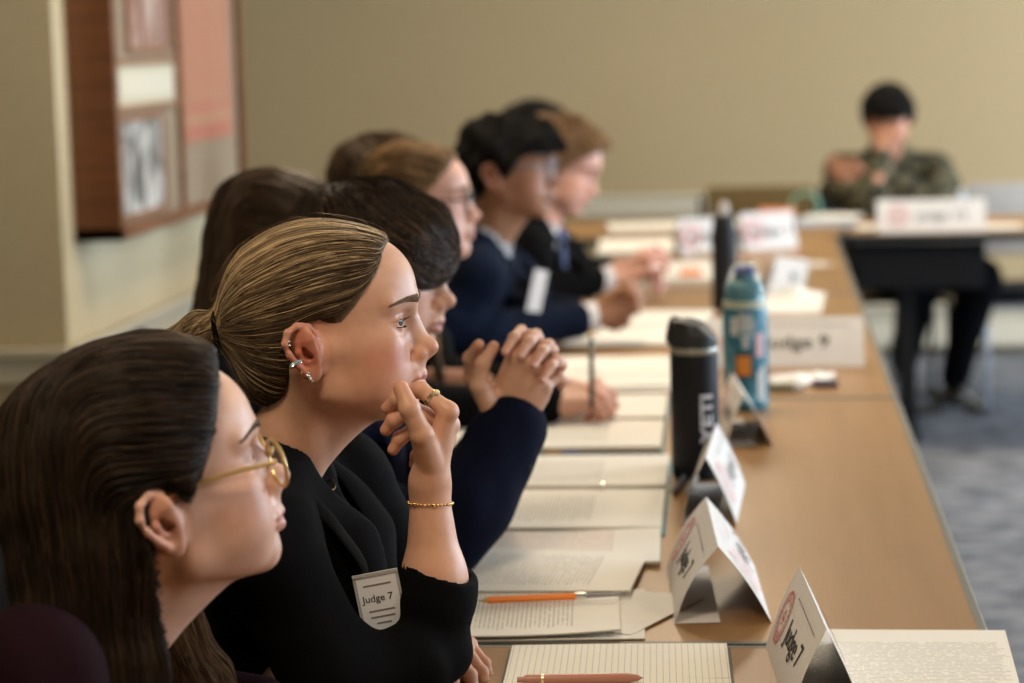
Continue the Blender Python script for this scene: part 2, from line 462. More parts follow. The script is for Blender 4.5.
def flow_strands(F, seeds, vel, step, nsteps, off, jitter=0.25, follow=1.0):
    """grow strands along the direction field vel over the surface of F"""
    P = seeds.copy(); out = [P.copy()]
    j = rng.normal(0, jitter, P.shape)
    for i in range(nsteps):
        v = vel(P); v = v/np.maximum(np.linalg.norm(v, axis=1, keepdims=True), 1e-9) + j*0.35
        d, G = F.at(P, True)
        v = v - (v*G).sum(1, keepdims=True)*G*follow
        v /= np.maximum(np.linalg.norm(v, axis=1, keepdims=True), 1e-9)
        P = P + v*step
        d, G = F.at(P, True); P = P - G*np.clip(d - off, -0.01, 0.01)[:, None]*follow
        out.append(P.copy())
    return np.stack(out, 1)

def tones(n, cols, weights, var=0.15):
    c = A(cols)[rng.choice(len(cols), n, p=A(weights)/sum(weights))]
    return np.clip(c*(1 + rng.normal(0, var, (n, 1))), 0.002, 1)

# ------------------------------------------------------------------ hands
def unit(v): v = A(v, float); return v/np.linalg.norm(v)
def rotv(v, ax, a):
    ax = unit(ax); v = A(v, float); return v*math.cos(a) + np.cross(ax, v)*math.sin(a) + ax*(ax @ v)*(1 - math.cos(a))
FL = {'index': (0.044,0.026,0.020), 'middle': (0.048,0.029,0.021), 'ring': (0.045,0.027,0.021), 'little': (0.035,0.021,0.018)}
FR = {'index': (0.0092,0.0080,0.0074,0.0062), 'middle': (0.0094,0.0082,0.0075,0.0064), 'ring': (0.0088,0.0076,0.0070,0.0060), 'little': (0.0078,0.0067,0.0062,0.0052)}
def hand_points(wrist, d, back, side, curls, spread=(0.10,0.02,-0.05,-0.14), s=1.0, palm=0.088):
    """d: wrist to knuckles, back: out of the back of the hand, side: towards the thumb; curls: per finger (mcp, pip, dip) angles"""
    d = unit(d); back = unit(A(back) - d*(A(back) @ d)); side = unit(A(side) - d*(A(side) @ d) - back*(A(side) @ back))
    w = A(wrist, float); J = {}
    offs = {'index': (0.026,0.000), 'middle': (0.0065,0.003), 'ring': (-0.0125,0.000), 'little': (-0.029,-0.010)}
    for (n, (o, e)), cu, sp in zip(offs.items(), curls, spread):
        base = w + d*(palm + e)*s + side*o*s; pts = [base]
        dd = unit(d + side*math.tan(sp)); ax = np.cross(back, dd)   # rotating about ax bends towards the palm
        a = 0
        for L, c in zip(FL[n], cu):
            a += c; q = rotv(dd, ax, a); 
            base = base + q*L*s; pts.append(base)
        J[n] = pts
    return w, d, back, side, J
def hand_field(F, H, thumb, s=1.0, k=0.0045, kp=0.012, fat=1.0):
    """adds a palm, four fingers and a thumb; thumb is a list of four points from the wrist end to the tip"""
    w, d, back, side, J = H
    names = ['index','middle','ring','little']
    for i, n in enumerate(names):     # metacarpals make the palm
        b = J[n][0]; start = w + side*(0.016 - 0.0105*i)*s + d*0.012*s
        F.cap(start, b - back*0.002*s, 0.0150*s, 0.0110*s, kp)
    F.cap(w + side*0.010*s, w - side*0.010*s, 0.0195*s, 0.0185*s, 0.015)
    F.cap(w + d*0.028*s - back*0.010*s - side*0.018*s, w + d*0.062*s - back*0.008*s - side*0.022*s, 0.013*s, 0.010*s, 0.012)
    def finger(pts, rad):
        G = Field(F.lo, F.lo + (F.n - 1)*F.h, F.h); G.n = F.n
        if G.v.shape != F.v.shape: G.v = np.full(F.v.shape, 0.06, np.float32)
        pts = [A(p, float) for p in pts]
        G.chain(pts, rad, k)
        for p, r in zip(pts[1:-1], rad[1:-1]): G.ball(p, r*1.05, k*0.6)      # knuckles
        return G
    for n in names:
        F.merge(finger(J[n], [r*s*fat for r in FR[n]]), 0.0022)
        F.ball(J[n][0] - back*0.001*s, 0.0108*s if n != 'little' else 0.0092*s, 0.006)
    if thumb is not None:
        F.cap(w + side*0.010*s + d*0.010*s, A(thumb[1], float), 0.0150*s, 0.0125*s, 0.010)
        F.merge(finger(thumb, [0.0150*s, 0.0112*s*fat, 0.0100*s*fat, 0.0080*s*fat]), 0.003)
    return F

def nails(H, thumb, parent, matl, s=1.0, only=('index','middle','ring','little'), thumb_up=None):
    """a thin curved plate at each fingertip"""
    w, d, back, side, J = H; items = []
    for n in only:
        a, b = J[n][-2], J[n][-1]; q = unit(b - a); ax = unit(np.cross(back, unit(J[n][1] - J[n][0]))); up = np.cross(q, ax) 
        items.append((b, q, up, FR[n][3]*s))
    if thumb is not None and thumb_up is not None:
        q = unit(A(thumb[-1], float) - A(thumb[-2], float)); up = A(thumb_up, float); up = unit(up - q*(q @ up)); items.append((A(thumb[-1], float), q, up, 0.0078*s))
    for b, q, up, r in items:
        sd = np.cross(q, up); V = []; 
        for i in range(7):
            for j in range(7):
                u = -1 + i/3; v = -1 + j/3; ang = v*0.85
                e = u*r*0.62 - 0.0006*v*v*(u > 0)
                wd = 1 - 0.25*abs(u)**3
                V.append(b + q*(e + r*0.10) + sd*math.sin(ang*wd)*r*1.02 + up*(math.cos(ang*wd)*r*1.05 - 0.0003 - (r*0.16*max(u, 0)**2)))
        Fc = [[i*7+j, i*7+j+1, (i+1)*7+j+1, (i+1)*7+j] for i in range(6) for j in range(6)]
        make_mesh('fingernail', V, Fc, matl, parent)

# ------------------------------------------------------------------ camera (a standing photographer at the end of the table row)
cam = bpy.data.cameras.new('camera'); camo = bpy.data.objects.new('camera', cam); COL.objects.link(camo)
cam.sensor_width = 36; cam.lens = 2330/1024*36; cam.clip_start = 0.05; cam.clip_end = 60
camo.matrix_world = Matrix(((0.9942589, 0.0109995, 0.1064343, 0), (0.1040916, 0.1309607, -0.9859078, 0), (-0.0247832, 0.9913265, 0.1290639, 1.45), (0,0,0,1)))
cam.dof.use_dof = True; cam.dof.focus_distance = 2.47; cam.dof.aperture_fstop = 3.7; cam.dof.aperture_blades = 0
SC.camera = camo

MAT = {}
MAT['eye'] = attr_mat('eye_surface', 0.16, 0.4)
MAT['skin'] = skin_mat('skin')
MAT['skin_soft'] = skin_mat('skin_far', sss=0.05, rough=0.5)
MAT['hair'] = hair_mat('hair')
MAT['hair_matte'] = hair_mat('hair_matte', 0.6, 0.10)
MAT['nail'] = mat('fingernail', (0.62,0.36,0.29), 0.25, spec=0.5)
MAT['black_cloth'] = cloth_mat('black_suiting', (0.0035,0.0035,0.0042), 0.9)
MAT['navy_cloth'] = cloth_mat('navy_suiting', (0.0035,0.005,0.016), 0.9)
MAT['navy_suit'] = cloth_mat('blue_suiting', (0.0048,0.0085,0.021), 0.9)
MAT['maroon_cloth'] = cloth_mat('maroon_knit', (0.013,0.004,0.007), 0.9)
MAT['black_knit'] = cloth_mat('black_knit', (0.006,0.006,0.007), 0.9)
MAT['white_cloth'] = cloth_mat('white_shirting', (0.72,0.72,0.76), 0.8)
MAT['gold'] = mat('gold', (0.80,0.55,0.22), 0.22, metal=1.0)
MAT['silver'] = mat('silver', (0.78,0.76,0.72), 0.2, metal=1.0)
MAT['steel'] = mat('brushed_steel', (0.42,0.46,0.52), 0.35, metal=1.0)
MAT['black_plastic'] = mat('black_plastic', (0.006,0.006,0.007), 0.6, spec=0.2)
MAT['dark_metal'] = mat('dark_metal', (0.010,0.010,0.011), 0.6, spec=0.2)

def wallpaint(name, col):
    return noise_mat(name, [(0.35, tuple(c*0.975 for c in col)), (0.65, tuple(c*1.02 for c in col))], (30,30,30), 0.85, bump=0.08, detail=5, spec=0.2)
MAT['tan_wall'] = wallpaint('tan_wall_paint', (0.41,0.325,0.190))
MAT['cream_wall'] = wallpaint('cream_wall_paint', (0.56,0.475,0.31))
MAT['trim'] = mat('cream_trim_paint', (0.60,0.56,0.45), 0.45)
MAT['ceiling'] = wallpaint('ceiling_paint', (0.70,0.68,0.62))
# carpet: grey blue tiles with darker broken streaks
m = mat('carpet', (0.12,0.13,0.15), 0.95, spec=0.1); t = NT(m)
c1 = t.coords((2.2,5.0,1)); n1 = t.n('ShaderNodeTexNoise', Scale=3.0, Detail=8.0, Roughness=0.65); t.l(c1, n1.inputs['Vector'])
c2 = t.coords((40,40,40)); n2 = t.n('ShaderNodeTexNoise', Scale=6.0, Detail=4.0); t.l(c2, n2.inputs['Vector'])
ad = t.n('ShaderNodeMath', operation='MULTIPLY_ADD'); t.l(n2.outputs['Fac'], ad.inputs[0]); ad.inputs[1].default_value = 0.25; t.l(n1.outputs['Fac'], ad.inputs[2])
r = t.ramp(ad.outputs[0], [(0.50, (0.070,0.075,0.088)), (0.62, (0.150,0.158,0.178)), (0.74, (0.240,0.246,0.265))]); t.l(r.outputs[0], t.b.inputs['Base Color'])
t.bump(n2.outputs['Fac'], 0.6, 0.004); MAT['carpet'] = m
# table laminate: maple print with fine grain along the boards
def laminate(name):
    m = mat(name, (0.4,0.22,0.11), 0.42, spec=0.4); t = NT(m)
    c1 = t.coords((9.0,0.7,1)); n1 = t.n('ShaderNodeTexNoise', Scale=2.5, Detail=6.0, Roughness=0.6, Distortion=0.6); t.l(c1, n1.inputs['Vector'])
    c2 = t.coords((220,6,1)); n2 = t.n('ShaderNodeTexNoise', Scale=2.0, Detail=3.0); t.l(c2, n2.inputs['Vector'])
    ad = t.n('ShaderNodeMath', operation='MULTIPLY_ADD'); t.l(n2.outputs['Fac'], ad.inputs[0]); ad.inputs[1].default_value = 0.35; t.l(n1.outputs['Fac'], ad.inputs[2])
    r = t.ramp(ad.outputs[0], [(0.42, (0.262,0.132,0.042)), (0.62, (0.286,0.147,0.049)), (0.85, (0.310,0.163,0.057))]); t.l(r.outputs[0], t.b.inputs['Base Color'])
    t.b.inputs['Roughness'].default_value = 0.36; t.b.inputs['Specular IOR Level'].default_value = 0.5
    return m
MAT['laminate'] = laminate('maple_laminate')
MAT['table_edge'] = mat('grey_table_edge', (0.13,0.13,0.11), 0.5)

# ------------------------------------------------------------------ the room
H_CEIL = 2.75
def slab(name, lo, hi, m, kind='structure'):
    return tag(MB().box(lo, hi).build(name, m), kind=kind)
slab('floor', (-3.4,-3.1,-0.06), (4.7,10.7,0), MAT['carpet'])
slab('ceiling', (-3.4,-3.1,H_CEIL), (4.7,10.7,H_CEIL+0.1), MAT['ceiling'])
slab('wall_back', (-3.2,10.5,0), (4.7,10.7,H_CEIL), MAT['tan_wall'])
slab('wall_left', (-3.4,-3.1,0), (-3.2,10.7,H_CEIL), MAT['tan_wall'])
slab('wall_left_pier', (-3.2,5.45,0), (-1.67,7.38,H_CEIL), MAT['cream_wall'])
slab('wall_front', (-3.4,-3.1,0), (4.7,-2.9,H_CEIL), MAT['tan_wall'])
# the thickness of the projecting wall's end, painted like the return
def rail(name, pts_lo, pts_hi, face):
    """moulded chair rail: a board with a rounded cap"""
    lo, hi = Vector(pts_lo), Vector(pts_hi); mb = MB().box(lo, hi, 0.004)
    cap_lo, cap_hi = lo.copy(), hi.copy(); cap_lo.z = hi.z - 0.022
    f = Vector(face)*0.012
    for i in range(3):
        if f[i] < 0: cap_lo[i] += f[i]
        elif f[i] > 0: cap_hi[i] += f[i]
    mb.box(cap_lo, cap_hi, 0.005)
    return tag(mb.build(name, MAT['trim']), kind='structure')
rail('trim_1', (-3.2,10.482,0.645), (4.5,10.50,0.735), (0,-1,0))
rail('trim_2', (-1.67,5.45,0.645), (-1.652,7.36,0.735), (1,0,0))
rail('trim_3', (-3.2,5.432,0.645), (-1.66,5.45,0.735), (0,-1,0))
rail('trim_4', (-3.2,-2.88,0.645), (-3.182,5.42,0.735), (1,0,0))
slab('baseboard_left', (-1.67,5.45,0), (-1.655,7.36,0.11), MAT['trim'])
slab('baseboard_return', (-3.2,5.435,0), (-1.655,5.45,0.11), MAT['trim'])
# baseboard heater along the back wall: casing, top slot, fins behind the front panel
root = empty('baseboard_heater', (0,10.5,0), 'long cream baseboard heater with horizontal slots along the back wall', 'heater')
W0, W1 = -1.6, 4.4
mb = MB(); mb.box((W0,-0.012,0.02), (W1,-0.001,0.225)).box((W0,-0.075,0.212), (W1,-0.001,0.225), 0.003)
mb.build('casing', MAT['trim'], root)
MB().box((W0,-0.078,0.045), (W1,-0.070,0.170), 0.002).build('front_panel', MAT['trim'], root)
MB().box((W0,-0.060,0.176), (W1,-0.056,0.206), 0.001).build('damper', MAT['trim'], root)
mb = MB()
for i in range(240): x = W0 + 0.02 + i*0.0248; mb.box((x,-0.065,0.05), (x+0.002,-0.015,0.16))
mb.build('fin_bank', MAT['steel'], root)
for x in (W0, 0.3, 2.2, W1-0.04): MB().box((x,-0.082,0.0), (x+0.04,-0.001,0.228), 0.003).build('joint_cover', MAT['trim'], root)

# right wall with three tall windows
ys = [(3.0,4.4), (5.2,7.4), (8.3,9.9)]
WZ0, WZ1 = 0.85, 2.45
mb = MB(); x0, x1 = 4.5, 4.7
mb.box((x0,-3.1,0), (x1,10.5,WZ0)).box((x0,-3.1,WZ1), (x1,10.5,H_CEIL))
prev = -3.1
for a, b in ys: mb.box((x0,prev,WZ0), (x1,a,WZ1)); prev = b
mb.box((x0,prev,WZ0), (x1,10.5,WZ1))
tag(mb.build('wall_right', MAT['tan_wall']), kind='structure')
MAT['window_frame'] = mat('white_window_paint', (0.75,0.75,0.72), 0.4)
MAT['glass'] = mat('window_glass', (1,1,1), 0.0, Transmission_Weight=1.0)
for i, (a, b) in enumerate(ys):
    w = empty('window_%d' % (i+1), (x0+0.1, (a+b)/2, WZ0)); tag(w, kind='structure')
    hw = (b - a)/2; hh = WZ1 - WZ0; mb = MB()
    for u in (-hw, -0.02, hw-0.05): mb.box((-0.03,u,0), (0.03,u+0.05,hh))
    for z in (0, hh*0.5, hh-0.05): mb.box((-0.03,-hw,z), (0.03,hw,z+0.05))
    mb.build('window_frame', MAT['window_frame'], w)
    MB().box((-0.14,-hw-0.03,-0.03), (0.0,hw+0.03,0.0), 0.004).build('window_sill', MAT['window_frame'], w)
    l = bpy.data.lights.new('daylight', 'AREA'); l.shape = 'RECTANGLE'; l.size = b - a; l.size_y = hh; l.energy = 92*(b-a)*DAY*(1.7 if a > 8 else 1.0); l.color = (0.68,0.83,1.0)
    lo = bpy.data.objects.new('daylight', l); COL.objects.link(lo); lo.location = (x0+0.22, (a+b)/2, WZ0+hh/2); lo.rotation_euler = (0, math.radians(90), 0)
# recessed ceiling panels
for i, (x, y) in enumerate([(-0.6,1.2), (2.0,1.2), (-0.4,4.9), (2.2,4.9), (-0.3,8.2), (2.4,8.2)]):
    root = empty('ceiling_light', (x,y,H_CEIL), 'square recessed ceiling light panel', 'ceiling light', 'recessed ceiling light panels')
    mb = MB()
    for a, b in (((-0.31,-0.31,-0.02),(0.31,-0.29,0)), ((-0.31,0.29,-0.02),(0.31,0.31,0)), ((-0.31,-0.29,-0.02),(-0.29,0.29,0)), ((0.29,-0.29,-0.02),(0.31,0.29,0))): mb.box(a, b)
    mb.build('frame', MAT['window_frame'], root)
    MB().box((-0.29,-0.29,-0.012), (0.29,0.29,-0.008)).build('diffuser', MAT['diffuser'] if 'diffuser' in MAT else MAT.setdefault('diffuser', mat('light_diffuser', (0.9,0.88,0.8), 0.6, Emission_Color=(1,0.86,0.66,1), Emission_Strength=1.5)), root)
    l = bpy.data.lights.new('panel_light', 'AREA'); l.shape = 'SQUARE'; l.size = 0.56; l.energy = 26*LAMP*(0.8 if y < 2 else 1.7 if (y > 8 and x > 1) else 1.0); l.color = (1.0,0.80,0.56)
    lo = bpy.data.objects.new('panel_light', l); COL.objects.link(lo); lo.location = (x,y,H_CEIL-0.03)
wd = bpy.data.worlds.new('sky'); SC.world = wd; wd.use_nodes = True
wn = wd.node_tree; bg = wn.nodes['Background']; bg.inputs[0].default_value = (0.62,0.78,1.0,1); bg.inputs[1].default_value = 1.2

# ------------------------------------------------------------------ shadow-box display case on the left wall
CX0, CX1 = -1.668, -1.55
root = empty('display_case', (CX0,6.265,0.982), 'dark wooden shadow box display with old photos and a red print on the left wall', 'picture')
MAT['walnut'] = noise_mat('walnut_frame', [(0.3,(0.115,0.040,0.014)), (0.7,(0.200,0.075,0.027))], (3,3,60), 0.4, detail=5)
MAT['moulding'] = noise_mat('light_wood_moulding', [(0.3,(0.20,0.085,0.038)), (0.7,(0.27,0.12,0.055))], (3,3,60), 0.4, detail=5)
y0, y1, z0, z1 = -0.715, 0.715, 0.0, 0.98
D = CX1 - CX0; XO = 0.062
mb = MB(); e = 0.032
mb.box((0,y0,z0), (D,y1,z0+e), 0.003).box((0,y0,z1-e), (D,y1,z1), 0.003).box((0,y0,z0), (D,y0+e,z1), 0.003).box((0,y1-e,z0), (D,y1,z1), 0.003)
mb.build('frame', MAT['walnut'], root)
MAT['mat_board'] = noise_mat('taupe_mat_board', [(0.3,(0.23,0.175,0.115)), (0.7,(0.26,0.20,0.135))], (40,40,40), 0.9)
MB().box((0.002,y0+e,z0+e), (0.036+XO,y1-e,z1-e)).build('mat_board', MAT['mat_board'], root)
def art_mat(name, stops, sc, dist=1.2, nscale=1.0):
    return noise_mat(name, stops, sc, 0.6, detail=5, dist=dist, nscale=nscale)
MAT['bw_photo'] = art_mat('old_grey_photograph', [(0.36,(0.055,0.050,0.045)), (0.5,(0.20,0.19,0.17)), (0.60,(0.46,0.45,0.42))], (8,9,6))
MAT['sepia_photo'] = art_mat('faded_red_photograph', [(0.40,(0.14,0.055,0.035)), (0.5,(0.27,0.13,0.09)), (0.60,(0.45,0.38,0.32))], (8,12,2.4))
MAT['red_print'] = art_mat('red_print_paper', [(0.35,(0.30,0.145,0.075)), (0.5,(0.36,0.125,0.075)), (0.65,(0.33,0.16,0.09))], (5,7,5))
MAT['plaque'] = mat('cream_plaque', (0.50,0.47,0.34), 0.5)
def panel(name, ya, yb, za, zb, m, lip=0.014, dep=0.004, lipm=None):
    p = MB().box((0.036+XO,ya,za), (0.036+XO+dep,yb,zb)).build(name, m, root)
    mb = MB()
    a_, b_ = 0.034+XO, 0.046+XO
    mb.box((a_,ya-lip,za-lip), (b_,yb+lip,za)).box((a_,ya-lip,zb), (b_,yb+lip,zb+lip)).box((a_,ya-lip,za), (b_,ya,zb)).box((a_,yb,za), (b_,yb+lip,zb))
    mb.build('moulding', lipm or MAT['moulding'], p); return p
panel('photograph', -0.655, -0.235, 0.055, 0.285, MAT['bw_photo'])
panel('plaque', -0.660, -0.075, 0.325, 0.425, MAT['plaque'])
MB().box((0.040+XO,-0.63,0.345), (0.0412+XO,-0.10,0.405)).build('plaque_rule', MAT['trim'], root)
panel('photograph', -0.52, -0.13, 0.47, 0.90, MAT['sepia_photo'])
MB().box((0.034+XO,-0.045,0.03), (0.048+XO,-0.015,0.95)).build('divider', MAT['walnut'], root)
# the red print is a plain poster with a soft gate-like pattern of paler bars
pr = MB().box((0.036+XO,0.02,0.20), (0.040+XO,0.60,0.94)).build('print', MAT['red_print'], root)
MAT['pale_red'] = mat('pale_red_ink', (0.36,0.19,0.10), 0.7); MAT['deep_red'] = mat('deep_red_ink', (0.36,0.12,0.075), 0.7)
mb = MB()
for k in range(6): mb.box((0.040+XO,0.10+k*0.075,0.31), (0.0408+XO,0.125+k*0.075,0.62 + 0.05*(k % 2)))
mb.box((0.040+XO,0.04,0.255), (0.0408+XO,0.58,0.275)); mb.box((0.040+XO,0.08,0.70), (0.0408+XO,0.5,0.72)); mb.build('print_bars', MAT['pale_red'], pr)
mb = MB(); mb.box((0.040+XO,0.03,0.215), (0.0408+XO,0.59,0.242)).box((0.040+XO,0.03,0.29), (0.0408+XO,0.59,0.305)).box((0.040+XO,0.06,0.76), (0.0408+XO,0.54,0.80)).box((0.040+XO,0.30,0.30), (0.0406+XO,0.33,0.70)); mb.build('print_borders', MAT['deep_red'], pr)

# ------------------------------------------------------------------ tables
def table(name, x0, x1, y0, y1, label, bump='steel', skirt=None):
    cx, cy = (x0+x1)/2, (y0+y1)/2
    root = empty(name, (cx,cy,0), label, 'table', 'laminate meeting tables')
    hx, hy = (x1-x0)/2 - 0.0045, (y1-y0)/2 - 0.0048
    bm = bmesh.new()
    def rr(hx, hy, z, r=0.012, n=6):
        v = []
        for sx, sy, a0 in ((1,1,0), (-1,1,90), (-1,-1,180), (1,-1,270)):
            for i in range(n+1):
                a = math.radians(a0 + 90*i/n); v.append(bm.verts.new((sx*(hx-r)+r*math.cos(a), sy*(hy-r)+r*math.sin(a), z)))
        return v
    a = rr(hx-0.004, hy-0.004, 0.75); b = rr(hx-0.004, hy-0.004, 0.72); n = len(a)
    bm.faces.new(a); bm.faces.new(b[::-1])
    for i in range(n): bm.faces.new([a[i], b[i], b[(i+1)%n], a[(i+1)%n]])
    mb = MB(); mb.bm.free(); mb.bm = bm; mb.build('tabletop', MAT['laminate'], root)
    # two-band edging: an olive grey strip and a bright bumper
    for nm, o0, o1, za, zb, m in (('edge_band', -0.0045, 0.004, 0.7185, 0.7503, MAT['table_edge']), ('bumper', 0.0035, 0.0085, 0.724, 0.745, MAT[bump])):
        bm = bmesh.new(); rings = []
        for o, z in ((o0,za), (o1,za), (o1,zb), (o0,zb)): rings.append(rr(hx+o-0.0045, hy+o-0.0045, z, 0.012+o))
        for j in range(4):
            p, q = rings[j], rings[(j+1)%4]
            for i in range(n): bm.faces.new([p[i], p[(i+1)%n], q[(i+1)%n], q[i]])
        mb = MB(); mb.bm.free(); mb.bm = bm; mb.build(nm, m, root)
    L = 'y' if hy > hx else 'x'
    for s in (-1, 1):
        mb = MB()
        if L == 'y':
            yy = s*(hy-0.22); mb.box((-hx+0.10,yy-0.03,0.0), (hx-0.10,yy+0.03,0.035), 0.008); mb.box((-0.12,yy-0.025,0.035), (-0.06,yy+0.025,0.72)).box((0.06,yy-0.025,0.035), (0.12,yy+0.025,0.72)); mb.box((-hx+0.12,yy-0.02,0.695), (hx-0.12,yy+0.02,0.72))
        else:
            xx = s*(hx-0.22); mb.box((xx-0.03,-hy+0.10,0.0), (xx+0.03,hy-0.10,0.035), 0.008); mb.box((xx-0.025,-0.12,0.035), (xx+0.025,-0.06,0.72)).box((xx-0.025,0.06,0.035), (xx+0.025,0.12,0.72)); mb.box((xx-0.02,-hy+0.12,0.695), (xx+0.02,hy-0.12,0.72))
        mb.build('leg', MAT['dark_metal'], root)
    if skirt:
        MB().box(*skirt, 0.004).build('modesty_panel', MAT['black_plastic'], root)
    return root
TX0, TX1 = -0.50, 0.262
labs = ['maple laminate table nearest the camera with the notebook and pink pen', 'long laminate table in the row with tent cards and the black bottle on it', 'third laminate table of the row, with the blue bottle and Judge 9 card', 'laminate table at the far end of the row with the tall black bottle', 'laminate table across the head of the row with a blue paper stack', 'laminate table the far boy sits behind, turned across the room']
SEAMS = [0.80, 2.63, 4.46, 6.28, 8.09]
for i in range(4): table('meeting_table', TX0, TX1, SEAMS[i], SEAMS[i+1], labs[i])
table('meeting_table', -0.95, 0.30, 8.09, 8.85, labs[4], 'dark_metal')
table('meeting_table', 0.30, 2.13, 8.09, 8.85, labs[5], 'dark_metal', skirt=((-0.89,-0.30,0.55), (-0.44,-0.285,0.71)))

# ------------------------------------------------------------------ lettering
def lettering(name, s, size, M, m, parent, bold=0.0, ext=0.00015, align='CENTER', sx=1.0):
    cu = bpy.data.curves.new(name, 'FONT'); cu.body = s; cu.size = size; cu.extrude = ext; cu.offset = bold; cu.align_x = align; cu.align_y = 'CENTER'; cu.resolution_u = 3
    o = bpy.data.objects.new(name, cu); COL.objects.link(o)
    me = bpy.data.meshes.new_from_object(o); bpy.data.objects.remove(o)
    me.transform(Matrix.Scale(sx, 4, (1,0,0))); me.transform(M); me.materials.clear(); me.materials.append(m)
    o = bpy.data.objects.new(name, me); COL.objects.link(o); o.parent = parent
    return o
MAT['ink'] = mat('black_ink', (0.02,0.02,0.02), 0.7)
MAT['soft_and_washed_ink'] = mat('grey_and_washed_ink', (0.22,0.20,0.20), 0.8)  # grey small print; also black ink paled as if washed out by daylight
MAT['red_ink'] = mat('red_ink', (0.62,0.16,0.16), 0.8)
MAT['washed_red_ink'] = mat('washed_red_ink', (0.80,0.42,0.42), 0.8)  # red seal ink with the wash of strong daylight put into its colour
def paper_mat(name, col=(0.62,0.575,0.475), sss=0.0):
    return noise_mat(name, [(0.3, tuple(c*0.975 for c in col)), (0.7, tuple(c*1.02 for c in col))], (60,60,60), 0.85, spec=0.12)
MAT['card'] = paper_mat('white_card_stock', (0.73,0.715,0.70))
MAT['paper'] = paper_mat('office_paper', (0.80,0.775,0.71))
def doc_mat(name, axis='y', pitch=0.0055, ink=(0.20,0.18,0.17), paper=(0.80,0.775,0.71), margin=0.82, size=(0.28,0.216), accent=None, dens=0.5, ruled=False):
    """printed page: rows of broken grey marks; axis is the direction the rows run in, in the sheet's own frame"""
    m = mat(name, paper, 0.75, spec=0.25); t = NT(m)
    tc = t.n('ShaderNodeTexCoord'); sp = t.n('ShaderNodeSeparateXYZ'); t.l(tc.outputs['Object'], sp.inputs[0])
    run, acr = (sp.outputs['Y'], sp.outputs['X']) if axis == 'y' else (sp.outputs['X'], sp.outputs['Y'])
    def mth(op, a, b=None, c=None):
        x = t.n('ShaderNodeMath', operation=op)
        for i, q in enumerate((a, b, c)):
            if q is None: continue
            if isinstance(q, (int, float)): x.inputs[i].default_value = q
            else: t.l(q, x.inputs[i])
        return x.outputs[0]
    row = mth('DIVIDE', acr, pitch); fr = mth('FRACT', row); fl = mth('FLOOR', row)
    if ruled:
        line = mth('LESS_THAN', fr, 0.07); fac = line
    else:
        inrow = mth('MULTIPLY', mth('GREATER_THAN', fr, 0.30), mth('LESS_THAN', fr, 0.68))
        cv = t.n('ShaderNodeCombineXYZ'); t.l(mth('MULTIPLY', run, 190.0), cv.inputs[0]); t.l(mth('MULTIPLY', fl, 3.7), cv.inputs[1])
        n = t.n('ShaderNodeTexNoise', Scale=1.0, Detail=2.0); t.l(cv.outputs[0], n.inputs['Vector'])
        words = mth('GREATER_THAN', n.outputs['Fac'], 0.42)
        cv2 = t.n('ShaderNodeCombineXYZ'); t.l(mth('MULTIPLY', fl, 0.37), cv2.inputs[0])
        n2 = t.n('ShaderNodeTexNoise', Scale=1.0, Detail=1.0); t.l(cv2.outputs[0], n2.inputs['Vector'])
        half = size[0]/2 if axis == 'y' else size[1]/2
        run_abs = mth('ABSOLUTE', run); lim = mth('MULTIPLY_ADD', n2.outputs['Fac'], 0.05, (size[1] if axis == 'y' else size[0])/2*margin - 0.03)
        inm = mth('LESS_THAN', run_abs, lim)
        acm = mth('LESS_THAN', mth('ABSOLUTE', acr), (size[0] if axis == 'y' else size[1])/2*margin)
        fac = mth('MULTIPLY', mth('MULTIPLY', inrow, words), mth('MULTIPLY', inm, acm)); fac = mth('MULTIPLY', fac, dens)
    mx = t.n('ShaderNodeMix', data_type='RGBA'); mx.inputs[6].default_value = (*paper, 1); mx.inputs[7].default_value = (*ink, 1); t.l(fac, mx.inputs[0])
    t.l(mx.outputs[2], t.b.inputs['Base Color'])
    return m
MAT['doc_y'] = doc_mat('printed_page_rows_lengthwise', 'y')
MAT['doc_x'] = doc_mat('printed_page_rows_crosswise', 'x')
MAT['doc_red'] = doc_mat('printed_page_with_red_marks', 'y', ink=(0.50,0.16,0.14))
MAT['ruled'] = doc_mat('ruled_notebook_page', 'y', pitch=0.0071, ink=(0.28,0.30,0.42), paper=(0.76,0.735,0.64), ruled=True)
MAT['paper_edge'] = paper_mat('paper_edges', (0.60,0.56,0.48))

